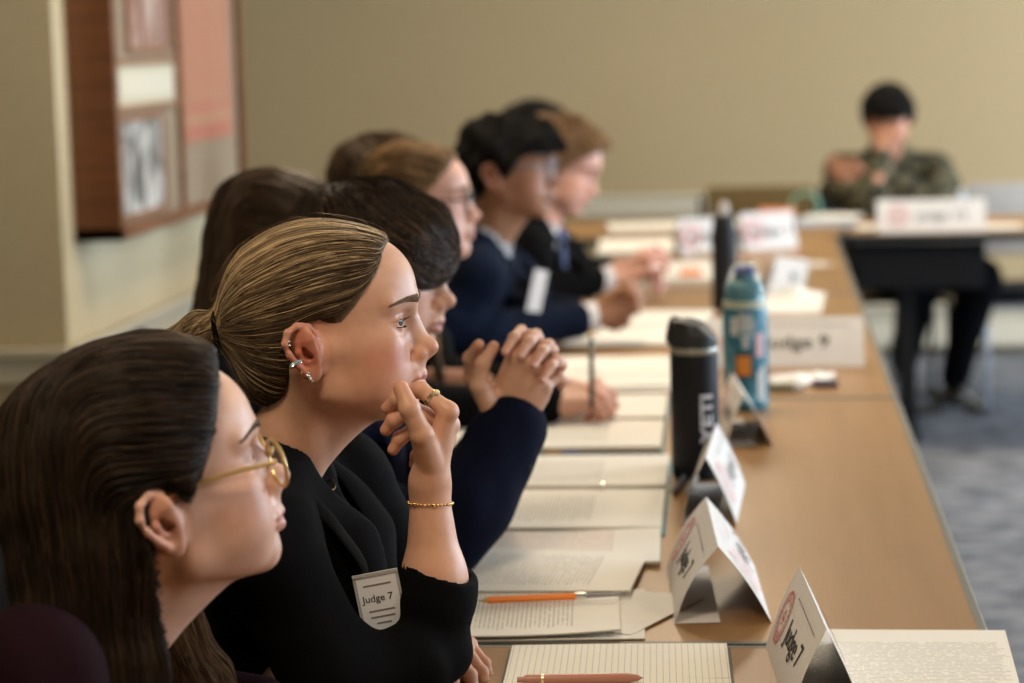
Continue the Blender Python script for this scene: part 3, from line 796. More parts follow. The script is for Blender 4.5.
def sheet_stack(name, x, y, lx, ly, z, thick, rz, label, cat='papers', m='doc_y', curl=0.004, seed=0, group=None, bend=0.0, parent=None, lift=None):
    """a packet of sheets: a gently wavy closed slab with a printed top"""
    rs = np.random.RandomState(seed); nx, ny = 24, 24
    U, W = np.meshgrid(np.linspace(-1,1,nx), np.linspace(-1,1,ny), indexing='ij')
    ph = rs.uniform(0, 6, 4)
    zz = curl*(0.30*np.sin(1.7*U+ph[0])*np.sin(1.3*W+ph[1]) + 0.35) + bend*(W**2)*0.5
    if lift:
        cu, cw, hgt = lift; zz = zz + hgt*np.clip(1 - np.sqrt((U-cu)**2 + (W-cw)**2)/0.9, 0, 1)**2
    zz = np.maximum(zz, 0)
    X = U*lx/2; Y = W*ly/2
    top = np.stack([X, Y, zz + thick], -1).reshape(-1, 3); bot = np.stack([X, Y, zz*0.96], -1).reshape(-1, 3)
    V = np.concatenate([top, bot]); n = nx*ny; F = []; mi = []
    for i in range(nx-1):
        for j in range(ny-1):
            a = i*ny+j; F.append([a, a+ny, a+ny+1, a+1]); mi.append(0); F.append([n+a, n+a+1, n+a+ny+1, n+a+ny]); mi.append(0)
    for i in range(nx-1): F += [[i*ny, n+i*ny, n+(i+1)*ny, (i+1)*ny], [i*ny+ny-1, (i+1)*ny+ny-1, n+(i+1)*ny+ny-1, n+i*ny+ny-1]]; mi += [1,1]
    for j in range(ny-1): F += [[j, j+1, n+j+1, n+j], [(nx-1)*ny+j, n+(nx-1)*ny+j, n+(nx-1)*ny+j+1, (nx-1)*ny+j+1]]; mi += [1,1]
    o = make_mesh(name, V, F, MAT[m], parent); o.data.materials.append(MAT['paper_edge']); o.data.polygons.foreach_set('material_index', mi)
    o.data.set_sharp_from_angle(angle=0.6)
    o.location = (x, y, z); o.rotation_euler = (0, 0, rz)
    if label: tag(o, label, cat, group)
    return o
TZ = 0.7505

# ------------------------------------------------------------------ tent cards (one folded sheet each: two leaning faces and a short foot flap)
def tent(x, y, L, h, base, rz, label, text='Judge 7', both=True, lean=0.5, flap=0.05, sag=0.006, tilt=None, z=TZ, group='folded name cards', tsz=0.40, tx=0.10, seal=True):
    """ridge along local y (length L); face A looks to -x, face B to +x"""
    root = empty('tent_card', (x,y,z), label, 'name card', group, rz)
    if tilt: root.rotation_euler = tilt
    xa, xb = -base*lean, base*(1-lean); n = 10; th = 0.0006
    P = []
    def face(p0, p1, bow):
        v = []
        for i in range(n+1):
            t = i/n; q = (p0[0] + (p1[0]-p0[0])*t, p0[1] + (p1[1]-p0[1])*t)
            dx, dz = p1[0]-p0[0], p1[1]-p0[1]; l = math.hypot(dx, dz); b = bow*math.sin(PI*t)
            v.append((q[0] - dz/l*b, q[1] + dx/l*b))
        return v
    fa = face((xa,0), (0,h), sag); fb = face((0,h), (xb,0), sag*0.6); prof = [(xa+flap, 0.0008)] + fa + fb[1:]
    V = []; F = []
    for yy in (-L/2, L/2):
        for p in prof: V.append((p[0], yy, p[1]))
    m = len(prof)
    nor = []
    for i in range(m):
        a = A(prof[max(i-1,0)]); b = A(prof[min(i+1,m-1)]); d = b - a; d /= max(np.linalg.norm(d), 1e-9); nor.append((d[1], -d[0]))
    for yy in (-L/2, L/2):
        for p, q in zip(prof, nor): V.append((p[0]+q[0]*th, yy, max(p[1]+q[1]*th, 0)))
    for i in range(m-1):
        F += [[i, m+i, m+i+1, i+1], [2*m+i, 2*m+i+1, 3*m+i+1, 3*m+i], [i, i+1, 2*m+i+1, 2*m+i], [m+i, 3*m+i, 3*m+i+1, m+i+1]]
    F += [[0, 2*m, 3*m, m], [m-1, 2*m-1, 4*m-1, 3*m-1]]
    o = make_mesh('card', V, F, MAT['card'], root, smooth=False)
    # printed faces: text rows run along the ridge
    for sgn, (px, pz) in ((-1, (xa,0)), (1, (xb,0))):
        u = Vector((0, -1 if sgn < 0 else 1, 0)); up = Vector((-px, 0, h)).normalized(); nn = u.cross(up)
        M = Matrix(((u.x, up.x, nn.x, px/2 + nn.x*(sag*0.9+0.0012)), (u.y, up.y, nn.y, 0), (u.z, up.z, nn.z, h/2 + nn.z*(sag*0.9+0.0012)), (0,0,0,1)))
        lettering('lettering', text, h*tsz, M @ Matrix.Translation((L*tx,-h*0.02,0)), MAT['ink' if sgn < 0 else 'soft_and_washed_ink'], root, bold=0.0001 if sgn < 0 else 0.0, sx=1.15)  # +x face: same print in a paler colour, standing for overexposing daylight
        if not seal: continue
        # round seal with an inner ring and small marks
        bm = MB(); cxs = -L*0.31
        for r0, r1 in ((h*0.30, h*0.335), (h*0.20, h*0.215)):
            k = 28
            for i in range(k):
                a, b = 2*PI*i/k, 2*PI*(i+1)/k
                bm.quad([(cxs+r0*math.cos(a), r0*math.sin(a), 0), (cxs+r1*math.cos(a), r1*math.sin(a), 0), (cxs+r1*math.cos(b), r1*math.sin(b), 0), (cxs+r0*math.cos(b), r0*math.sin(b), 0)])
        for i in range(22):
            a = 2*PI*i/22; r0, r1 = h*0.23, h*0.275; w = 0.07
            bm.quad([(cxs+r0*math.cos(a-w), r0*math.sin(a-w), 0), (cxs+r1*math.cos(a-w), r1*math.sin(a-w), 0), (cxs+r1*math.cos(a+w), r1*math.sin(a+w), 0), (cxs+r0*math.cos(a+w), r0*math.sin(a+w), 0)])
        for dx, dy, w, hh in ((0,-0.02,0.10,0.05), (0,0.06,0.06,0.06), (-0.06,0,0.02,0.12), (0.06,0,0.02,0.12), (0,-0.09,0.12,0.02)):
            bm.quad([(cxs+(dx-w/2)*h, (dy-hh/2)*h, 0), (cxs+(dx+w/2)*h, (dy-hh/2)*h, 0), (cxs+(dx+w/2)*h, (dy+hh/2)*h, 0), (cxs+(dx-w/2)*h, (dy+hh/2)*h, 0)])
        bm.build('seal', MAT['red_ink' if sgn < 0 else 'washed_red_ink'], root, M=M)  # +x face: red seal paled in colour for the bright daylight there
        bm = MB(); rs = np.random.RandomState(3)
        xx = -L*0.16
        while xx < L*0.40:
            w = rs.uniform(0.004, 0.012); bm.quad([(xx,h*0.355,0), (xx+w,h*0.355,0), (xx+w,h*0.375,0), (xx,h*0.375,0)]); xx += w + 0.0025
        bm.build('small_print', MAT['soft_and_washed_ink'], root, M=M)
    return root
R_ = math.radians
tent(0.0515, 2.485, 0.285, 0.093, 0.078, R_(4.6), 'white folded Judge 7 name card nearest the camera beside the ruled notebook', lean=0.50, flap=0.03, sag=0.003)
tent(-0.0645, 2.878, 0.30, 0.094, 0.116, R_(4), 'white folded name card standing just behind the nearest Judge 7 card', text='Judge 7', lean=0.46, flap=0.055, sag=0.007)
tent(-0.076, 3.450, 0.30, 0.097, 0.080, R_(-2), 'white folded name card standing directly in front of the black bottle', text='Judge 8', lean=0.46, sag=0.005)
tent(-0.042, 4.075, 0.27, 0.088, 0.080, R_(5), 'white folded name card standing between the black bottle and blue bottle', text='Judge 8', lean=0.40, sag=0.003)
tent(0.050, 4.93, 0.33, 0.100, 0.080, R_(90), 'cream folded Judge 9 name card behind the crumpled napkins', text='Judge 9', lean=0.6, sag=0.002, tsz=0.40, tx=0.075)
tent(0.590, 8.20, 0.37, 0.108, 0.09, R_(91), 'white folded name card with a pink seal in front of the far boy', text='Judge 12', lean=0.5, sag=0.002)
tent(-0.175, 7.47, 0.20, 0.115, 0.08, R_(118), 'pale folded name card behind the tall thin black bottle', text='Judge 10', lean=0.5, sag=0.002)
tent(0.020, 7.62, 0.20, 0.118, 0.07, R_(122), 'short pale name card below the orange box', text='Judge 11', lean=0.5, sag=0.002)
tent(0.052, 6.27, 0.112, 0.100, 0.05, 0, 'white name card tipped over sideways on its corner behind the blue bottle', text='9', tilt=(R_(10), R_(-22), R_(122)), z=TZ+0.006, sag=0.002, seal=False)

# ------------------------------------------------------------------ papers
S = sheet_stack
S('document', 0.152, 2.548, 0.242, 0.285, TZ, 0.0015, math.radians(-2), 'printed page at the near right corner of the table beside the Judge 7 card', 'document', 'doc_x', curl=0.003, seed=1)
S('document', -0.30, 2.765, 0.31, 0.25, TZ, 0.0010, math.radians(3), 'white punched sheet lowest of the pile between the pencil and notebook', 'document', 'paper', curl=0.002, seed=2)
S('document', -0.345, 2.755, 0.34, 0.235, TZ+0.0035, 0.0016, math.radians(4), 'printed packet lying under the orange pencil beside the ruled notebook', 'document', 'doc_y', curl=0.006, seed=3, lift=(1,-1,0.006))
S('document', -0.330, 2.965, 0.34, 0.235, TZ+0.0075, 0.0014, math.radians(-3), 'printed sheets just behind the orange pencil', 'document', 'doc_y', curl=0.007, seed=4)
S('document', -0.220, 2.800, 0.23, 0.20, TZ+0.0018, 0.0008, math.radians(-24), 'blank white sheet with punched holes reaching towards the second name card', 'document', 'paper', curl=0.002, seed=5)
S('document', -0.320, 3.120, 0.36, 0.205, TZ+0.002, 0.0040, math.radians(2), 'thick printed packet with reddish markings in front of the teal binder', 'document', 'doc_red', curl=0.005, seed=6, lift=(1,0.6,0.010))
# ring binders lying open
def binder(x, y, lx, ly, rz, label, col, tabs=False):
    root = empty('ring_binder', (x,y,TZ), label, 'binder', 'open ring binders', rz)
    m = mat('binder_cover', col, 0.45)
    MB().box((-lx/2,-ly/2,0), (lx/2,-0.02,0.003), 0.001).build('cover', m, root)
    MB().box((-lx/2,0.02,0), (lx/2,ly/2,0.003), 0.001).build('cover', m, root)
    MB().box((-lx/2,-0.02,0), (lx/2,0.02,0.002), 0.0008).build('spine', m, root)
    MB().box((-lx*0.40,-0.009,0.002), (lx*0.40,0.009,0.006), 0.002).build('ring_plate', MAT['silver'], root)
    for rx in (-0.32, -0.02, 0.28):
        MB().tube([(rx*lx, 0.024*math.cos(a), 0.006+0.020*math.sin(a)) for a in np.linspace(0, PI, 14)], 0.0016, 8).build('ring', MAT['silver'], root, smooth=True)
    a = sheet_stack('page_block', 0.005, -ly/4-0.003, lx-0.02, ly/2-0.016, 0.003, 0.010, 0, None, m='doc_y', curl=0.004, seed=11, parent=root)
    b = sheet_stack('page_block', 0.005, ly/4+0.003, lx-0.02, ly/2-0.016, 0.003, 0.013, 0, None, m='doc_y', curl=0.004, seed=12, parent=root)
    if tabs:
        for k, c in enumerate([(0.55,0.06,0.07), (0.02,0.35,0.30), (0.7,0.35,0.05), (0.1,0.2,0.6)]):
            MB().box((lx*0.05+k*0.03-0.06,-ly/2+0.008,0.004), (lx*0.05+k*0.03-0.036,-ly/2-0.006,0.0048)).build('index_tab', mat('tab_colour', c, 0.5), root)
    return root
binder(-0.370, 3.49, 0.455, 0.56, math.radians(1), 'open teal ring binder with printed pages behind the reddish packet', (0.02,0.17,0.20))
binder(-0.390, 4.135, 0.44, 0.56, math.radians(1), 'open ring binder with coloured index tabs under the hand holding a pen', (0.03,0.13,0.15), tabs=True)
S('document', -0.330, 4.76, 0.32, 0.50, TZ, 0.007, math.radians(-2), 'stack of white papers beyond the hand holding a pen', 'document', 'doc_y', curl=0.006, seed=21)
S('document', -0.250, 4.68, 0.16, 0.28, TZ+0.012, 0.001, math.radians(6), 'loose handwritten white sheet on the paper stack beyond the pen', 'document', 'doc_y', curl=0.003, seed=22)
S('document', -0.285, 5.56, 0.29, 0.66, TZ, 0.004, math.radians(-4), 'broad white paper sheets under the clasped hands of the navy suited person', 'document', 'doc_y', curl=0.005, seed=23)
S('document', -0.260, 6.70, 0.25, 0.50, TZ, 0.022, math.radians(3), 'thick white paper block beside the far hands', 'document', 'doc_y', curl=0.004, seed=24)
S('document', -0.15, 7.00, 0.20, 0.28, TZ, 0.004, math.radians(-20), 'white sheets behind the tall thin black bottle', 'document', 'paper', curl=0.004, seed=25)
S('document', -0.35, 7.65, 0.36, 0.50, TZ, 0.012, math.radians(3), 'long white paper stack near the far end of the table row', 'document', 'paper', curl=0.006, seed=26)
S('document', -0.30, 8.45, 0.50, 0.28, TZ, 0.012, math.radians(5), 'white paper stack on the head table left of the name cards', 'document', 'paper', curl=0.006, seed=27)
S('document', 0.082, 6.02, 0.155, 0.45, TZ, 0.003, math.radians(-3), 'white folded leaflet lying flat just behind the Judge 9 card', 'document', 'paper', curl=0.006, seed=28, lift=(0,1,0.02))
S('document', 0.165, 7.05, 0.07, 0.10, TZ, 0.001, math.radians(30), 'small scrap of white paper near the right table edge', 'document', 'paper', curl=0.004, seed=29)
MAT['blue_paper'] = paper_mat('pale_blue_paper', (0.30,0.42,0.60))
S('document', 0.20, 8.52, 0.26, 0.30, TZ, 0.010, math.radians(8), 'pale blue paper stack at the corner where the tables meet', 'document', 'blue_paper', curl=0.008, seed=30)
S('document', 0.26, 8.60, 0.20, 0.24, TZ+0.016, 0.003, math.radians(-14), 'white sheet lying across the pale blue paper stack', 'document', 'paper', curl=0.008, seed=31)
S('document', 0.80, 8.28, 0.22, 0.16, TZ, 0.003, math.radians(6), 'white sheet sticking out right of the far name card', 'document', 'paper', curl=0.003, seed=32)
S('document', 0.44, 8.33, 0.20, 0.20, TZ, 0.003, math.radians(-8), 'white sheet sticking out left of the far name card', 'document', 'paper', curl=0.003, seed=33)

# composition notebook lying open
root = empty('ruled_notebook', (-0.160,2.462,TZ), 'open ruled notebook with cream pages in front of the camera', 'notebook', rz=math.radians(2.5))
MAT['notebook_cover'] = mat('black_notebook_cover', (0.012,0.012,0.014), 0.5)
MB().box((-0.127,-0.20,0), (0.127,0.147,0.0012), 0.0005).build('cover', MAT['notebook_cover'], root)
for yy, sd in ((0.072,41), (-0.102,42)):
    sheet_stack('page_block', 0, yy, 0.246, 0.145 if yy > 0 else 0.19, 0.0012, 0.0045 if yy > 0 else 0.006, 0, None, m='ruled', curl=0.002, seed=sd, parent=root)

# pens and pencil
def pencil(p, q, label):
    p, q = Vector(p), Vector(q); L = (q-p).length
    root = empty('pencil', p, label, 'pencil'); root.rotation_mode = 'QUATERNION'; root.rotation_quaternion = (q-p).to_track_quat('Z','Y')
    MB().lathe([(0,0.012), (0.0046,0.012), (0.0046,L-0.028), (0,L-0.028)], 6).build('barrel', mat('orange_plastic', (0.90,0.24,0.015), 0.35), root)
    MB().lathe([(0,L-0.028), (0.0045,L-0.028), (0.0045,L-0.016), (0,L-0.016)], 20).build('ferrule', MAT['silver'], root, smooth=True)
    MB().lathe([(0,-0.004), (0.0006,0.0), (0.0036,0.012), (0,0.012)], 12).build('tip', mat('pencil_wood', (0.62,0.45,0.22), 0.6), root, smooth=True)
    MB().lathe([(0,L-0.016), (0.0030,L-0.016), (0.0022,L+0.030), (0,L+0.032)], 16).build('clear_cap', mat('smoky_plastic', (0.25,0.25,0.28), 0.25), root, smooth=True)
pencil((-0.350,2.772,TZ+0.0165), (-0.203,2.796,TZ+0.0175), 'orange mechanical pencil lying across the printed sheets')
def pen(p, q, r, label, col, band, name='pen', tip=(0.75,0.6,0.3)):
    p, q = Vector(p), Vector(q); L = (q-p).length
    root = empty(name, p, label, 'pen'); root.rotation_mode = 'QUATERNION'; root.rotation_quaternion = (q-p).to_track_quat('Z','Y')
    m = mat('pen_body', col, 0.35)
    MB().lathe([(0,0), (r*0.55,0.0), (r*0.6,0.006), (r*0.6,0.010)], 20).build('clicker', m, root, smooth=True)
    MB().lathe([(r*0.85,0.008), (r,0.012), (r,0.026)], 24).build('cap_section', m, root, smooth=True)
    MB().lathe([(r*1.05,0.026), (r*1.06,0.029)], 24).build('band', mat('pen_band', band, 0.3, metal=0.8), root, smooth=True)
    MB().lathe([(r,0.029), (r*1.02,L*0.5), (r*0.98,L-0.018), (r*0.6,L-0.006), (0,L)], 24).build('barrel', m, root, smooth=True)
    return root
pen((-0.266,2.430,TZ+0.0135), (-0.130,2.440,TZ+0.0135), 0.0055, 'dusty pink click pen lying on the ruled notebook', (0.46,0.20,0.14), (0.85,0.72,0.45))
pen((-0.136,3.50,TZ+0.006), (-0.122,3.64,TZ+0.006), 0.005, 'dark silver pen beside the black bottle, left of a pair', (0.12,0.12,0.15), (0.7,0.7,0.7))
pen((-0.116,3.50,TZ+0.0062), (-0.104,3.645,TZ+0.0062), 0.0052, 'pale silver pen beside the black bottle, right of a pair', (0.42,0.40,0.36), (0.7,0.7,0.7))

# ------------------------------------------------------------------ bottles
root = empty('insulated_bottle', (-0.106,3.66,TZ), 'matt black insulated bottle with a pale band and white lettering', 'bottle', rz=math.radians(-8))
r = 0.0385
MAT['bottle_black'] = noise_mat('powder_coat_black', [(0.3,(0.0075,0.008,0.010)), (0.7,(0.012,0.013,0.016))], (900,900,900), 0.5, bump=0.15, bdist=0.0003, spec=0.25)
MB().lathe([(0,0), (r*0.90,0), (r*0.965,0.004), (r,0.016), (r,0.196), (r*0.985,0.200)], 64).build('body', MAT['bottle_black'], root, smooth=True)
MB().lathe([(r*0.972,0.200), (r*0.985,0.2012), (r*0.985,0.2085), (r*0.972,0.2095)], 64).build('band', mat('pale_steel_band', (0.36,0.36,0.30), 0.35, metal=0.5), root, smooth=True)
F = Field((-0.045,-0.045,0.2), (0.045,0.045,0.265), 0.0014)
def lidfn(x, y, z):
    rr = np.sqrt(x*x + y*y); dome = rr - (0.0375 - np.clip(z-0.228, 0, 1)**1.0*0.25*((x > 0)*0.9 + 0.1)); 
    slope = z - (0.252 - np.clip(x+0.012, 0, 1)*0.30 - np.clip(x-0.012,0,1)*0.55)
    return np.maximum(np.maximum(dome, slope*0.85), 0.2095 - z)
F.add(lidfn, (-0.045,-0.045,0.205), (0.045,0.045,0.262), 0)
F.cap((-0.037,0,0.222), (-0.030,0,0.248), 0.0095, 0.0100, 0.004)
V, Q = F.mesh(1); make_mesh('lid', V, Q, mat('dark_grey_lid', (0.022,0.024,0.026), 0.4), root)
MB().box((-0.0425,-0.006,0.2115), (-0.036,0.006,0.2175), 0.002).build('button', mat('teal_button', (0.02,0.20,0.17), 0.4), root)
# lettering reads upwards, wrapped round the body
cu = bpy.data.curves.new('t', 'FONT'); cu.body = 'YETI'; cu.size = 0.034; cu.offset = 0.0012; cu.extrude = 0; cu.align_x = 'CENTER'; cu.align_y = 'CENTER'; cu.space_character = 1.04
o = bpy.data.objects.new('t', cu); me = bpy.data.meshes.new_from_object(o); bpy.data.objects.remove(o)
bm = bmesh.new(); bm.from_mesh(me); bmesh.ops.triangulate(bm, faces=bm.faces[:]); bmesh.ops.subdivide_edges(bm, edges=bm.edges, cuts=2, use_grid_fill=True)
a0 = math.radians(-50)
for v in bm.verts:
    al, ac = v.co.x*1.12, -v.co.y*0.85; a = a0 + ac/r
    v.co = Vector(((r+0.0004)*math.cos(a), (r+0.0004)*math.sin(a), 0.100 + al))
mb = MB(); mb.bm.free(); mb.bm = bm; mb.build('lettering', mat('white_print', (0.62,0.64,0.68), 0.5), root)

root = empty('stickered_bottle', (-0.030,4.35,TZ), 'blue metal bottle covered in stickers with a clear cap', 'bottle', rz=0)
r = 0.0425
m = mat('blue_sticker_wrap', (0.02,0.13,0.20), 0.35); t = NT(m)
c = t.coords((14,14,12)); vo = t.n('ShaderNodeTexNoise', Scale=2.0, Detail=3.0); t.l(c, vo.inputs['Vector'])
rp = t.ramp(vo.outputs['Fac'], [(0.0,(0.010,0.105,0.165)), (0.5,(0.016,0.15,0.225)), (0.60,(0.05,0.24,0.34))]); t.l(rp.outputs[0], t.b.inputs['Base Color'])
MB().lathe([(0,0), (r*0.92,0), (r,0.008), (r,0.183), (r*0.93,0.196), (r*0.90,0.1975)], 56).build('body', m, root, smooth=True)
MB().lathe([(r*0.955,0.1915), (r*0.965,0.1975), (r*0.95,0.2035), (r*0.90,0.2040)], 56).build('band', mat('pale_green_band', (0.52,0.56,0.44), 0.4), root, smooth=True)
MB().lathe([(r*0.90,0.204), (r*0.86,0.218), (r*0.60,0.236), (r*0.42,0.240), (r*0.40,0.252), (0,0.254)], 48).build('shoulder', mat('teal_plastic', (0.05,0.20,0.24), 0.25), root, smooth=True)
MB().lathe([(0,0.240), (0.0155,0.240), (0.0165,0.2445), (0.0165,0.262), (0.013,0.265), (0,0.265)], 32).build('spout', mat('indigo_plastic', (0.035,0.04,0.22), 0.3), root, smooth=True)
MB().lathe([(r*0.88,0.2045), (r*0.86,0.228), (r*0.62,0.262), (r*0.36,0.276), (0,0.277)], 40).build('clear_cap', mat('clear_plastic', (0.85,0.95,0.97), 0.05, Transmission_Weight=0.95, IOR=1.15), root, smooth=True)
def wrap(name, polys, m, r=r, off=0.0006):
    """flat shapes (angle in degrees, height) wrapped round a cylinder as thin stickers"""
    bm = bmesh.new()
    for pl in polys: bm.faces.new([bm.verts.new((a, z, 0)) for a, z in pl])
    bmesh.ops.triangulate(bm, faces=bm.faces[:]); bmesh.ops.subdivide_edges(bm, edges=bm.edges, cuts=3, use_grid_fill=True)
    for v in bm.verts: a = math.radians(v.co.x); v.co = Vector(((r+off)*math.cos(a), (r+off)*math.sin(a), v.co.y))
    mb = MB(); mb.bm.free(); mb.bm = bm; return mb.build(name, m, root)
rect = lambda a0, a1, z0, z1: [(a0,z0), (a1,z0), (a1,z1), (a0,z1)]
MAT['white_sticker'] = mat('white_sticker', (0.62,0.66,0.66), 0.5)
wrap('sticker', [rect(-128,-108,0.142,0.176), rect(-104,-96,0.15,0.184), rect(-93,-84,0.146,0.180), rect(-81,-74,0.150,0.182), rect(-71,-66,0.148,0.172), rect(-104,-72,0.138,0.143), rect(-96,-82,0.118,0.136)], MAT['white_sticker'])
wrap('sticker', [rect(-118,-72,0.062,0.108)], mat('dark_sticker_border', (0.035,0.03,0.05), 0.5), off=0.0008)
wrap('sticker', [rect(-113,-77,0.067,0.103)], mat('orange_sticker', (0.72,0.27,0.035), 0.5), off=0.0011)
wrap('sticker', [rect(-64,-38,0.100,0.145)], mat('pink_sticker', (0.62,0.42,0.46), 0.5), off=0.0008)
wrap('sticker', [rect(-60,-50,0.02,0.075), rect(-48,-36,0.015,0.085)], MAT['white_sticker'], off=0.0008)
wrap('sticker', [rect(-120,-60,0.012,0.030), rect(-130,-121,0.04,0.12)], mat('light_blue_sticker', (0.10,0.36,0.52), 0.5), off=0.0008)

root = empty('tall_bottle', (-0.092,5.95,TZ), 'tall thin black bottle with a clear stopper behind the blue bottle', 'bottle')
r = 0.0325
MB().lathe([(0,0), (r*0.95,0), (r,0.006), (r,0.19), (r*0.90,0.212), (r*0.86,0.232), (r*0.7,0.240), (0,0.241)], 48).build('body', MAT['bottle_black'], root, smooth=True)
MB().lathe([(0,0.240), (0.014,0.240), (0.016,0.252), (0.011,0.268), (0.006,0.276), (0,0.277)], 32).build('stopper', mat('clear_stopper', (0.75,0.73,0.70), 0.15, Transmission_Weight=0.6), root, smooth=True)

# crumpled napkins and a small tube
def crumple(x, y, z, s, sd, label):
    rs = np.random.RandomState(sd); bm = bmesh.new(); bmesh.ops.create_grid(bm, x_segments=18, y_segments=18, size=1)
    ph = rs.uniform(0, 6, (6,3))
    for v in bm.verts:
        x_, y_ = v.co.x, v.co.y; h = 0
        for k, p in enumerate(ph): h += abs(math.sin(x_*(2+k)*math.cos(p[0]) + y_*(2+k)*math.sin(p[0]) + p[1]))/(k+1.5)
        v.co = Vector((x_*s[0]*(0.8+0.2*math.sin(3*y_+ph[0][0])), y_*s[1]*(0.8+0.2*math.sin(3*x_+ph[1][0])), max(0.0004, (h-0.5)*s[2]*(1.15 - 0.8*max(abs(x_),abs(y_))))))
    r = bmesh.ops.solidify(bm, geom=bm.faces[:], thickness=0.0006)
    mb = MB(); mb.bm.free(); mb.bm = bm; o = mb.build('crumpled_napkin', MAT['napkin'], None, smooth=True); o.location = (x,y,z)
    return tag(o, label, 'napkin')
MAT['napkin'] = paper_mat('white_napkin', (0.80,0.80,0.80))
crumple(0.060, 4.69, TZ, (0.050,0.085,0.014), 5, 'crumpled white napkin in front of the Judge 9 card, left one')
crumple(0.118, 4.72, TZ, (0.032,0.075,0.011), 8, 'small crumpled white napkin near the table edge by the Judge 9 card')
root = empty('lip_balm_tube', (0.012,4.545,TZ+0.0095), 'small pale tube with a dark end in front of the napkins', 'tube')
MB().lathe([(0,0), (0.0085,0.0), (0.009,0.002), (0.009,0.050), (0,0.050)], 24, axis='x').build('barrel', mat('khaki_plastic', (0.30,0.30,0.20), 0.4), root, smooth=True)
MB().lathe([(0,0.0505), (0.0095,0.0505), (0.0095,0.068), (0.008,0.070), (0,0.070)], 24, axis='x').build('cap', mat('white_plastic', (0.7,0.7,0.7), 0.3), root, smooth=True)
MB().box((0.105,4.60,TZ), (0.155,4.66,TZ+0.012), 0.003)
tag(MB().box((0.100,4.585,TZ), (0.150,4.64,TZ+0.010), 0.003).build('eraser', mat('purple_black_rubber', (0.05,0.03,0.06), 0.6)), 'small dark eraser beside the crumpled napkins', 'eraser')

# far end: orange box, green ring, an orange-red marker beside the far hands
root = empty('orange_box', (0.06,8.50,TZ), 'low orange box on the head table above the pale name card', 'box')
MB().box((-0.065,-0.045,0), (0.065,0.045,0.050), 0.008).build('body', mat('orange_card', (0.62,0.17,0.05), 0.6), root)
MB().box((-0.067,-0.047,0.046), (0.067,0.047,0.062), 0.006).build('lid', mat('orange_lid', (0.68,0.20,0.06), 0.6), root)
o = MB().tube([(0.0, 0.052*math.cos(a), 0.0) if False else (0.052*math.cos(a), 0.012*math.sin(2*a)*0, 0.052*math.sin(a)) for a in np.linspace(0, 2*PI, 40)[:-1]], 0.0055, 10, close=True).build('tape_roll_ring', mat('pale_green_plastic', (0.16,0.36,0.26), 0.4), None, smooth=True)
o.location = (0.165,8.62,TZ+0.0575); tag(o, 'pale green plastic ring standing beside the orange box', 'ring')
tag(MB().box((-0.225,6.52,TZ+0.025), (-0.165,6.60,TZ+0.040), 0.004).build('sticky_note_pad', mat('orange_notes', (0.85,0.30,0.12), 0.6)), 'orange sticky note pad on the white paper block by the far hands', 'note pad')
tag(MB().box((-0.20,6.46,TZ), (-0.12,6.50,TZ+0.018), 0.006).build('eyeglass_case', mat('violet_dark', (0.06,0.04,0.10), 0.5)), 'small dark case in front of the white paper block', 'case')

# ------------------------------------------------------------------ people
def tab(xs, ys):
    xs, ys = A(xs, float), A(ys, float)
    return lambda x: np.interp(x, xs, ys).astype(np.float32)
def hair_cut(F, zl, edge=0.005, wob=0.0):
    """keeps hair only above the hairline z = zl(x)"""
    def fn(v, x, y, z): 
        w = wob*np.sin(90*y + 40*z)
        d = z - zl(x) - w; v = v + edge*np.exp(-np.maximum(d, 0)/0.010)
        return np.maximum(v, -d*0.75)
    return F.mod(fn)
def wrinkle(F, amp, fr=38.0, seed=0):
    r = np.random.RandomState(seed); K = r.normal(0, 1, (5, 3)); K /= np.linalg.norm(K, axis=1, keepdims=True); ph = r.uniform(0, 6, 5)
    def fn(v, x, y, z):
        w = 0
        for k, p, m in zip(K, ph, (1, 1.6, 2.3, 0.6, 3.1)):
            w = w + np.sin(fr*m*(k[0]*x + k[1]*y + k[2]*z) + p + 1.6*np.sin(fr*0.5*(k[1]*x + k[2]*y + k[0]*z)))/m
        return v + amp*w*0.5
    return F.mod(fn)
def bounds(pts, m):
    P = A(pts, float); return P.min(0) - m, P.max(0) + m

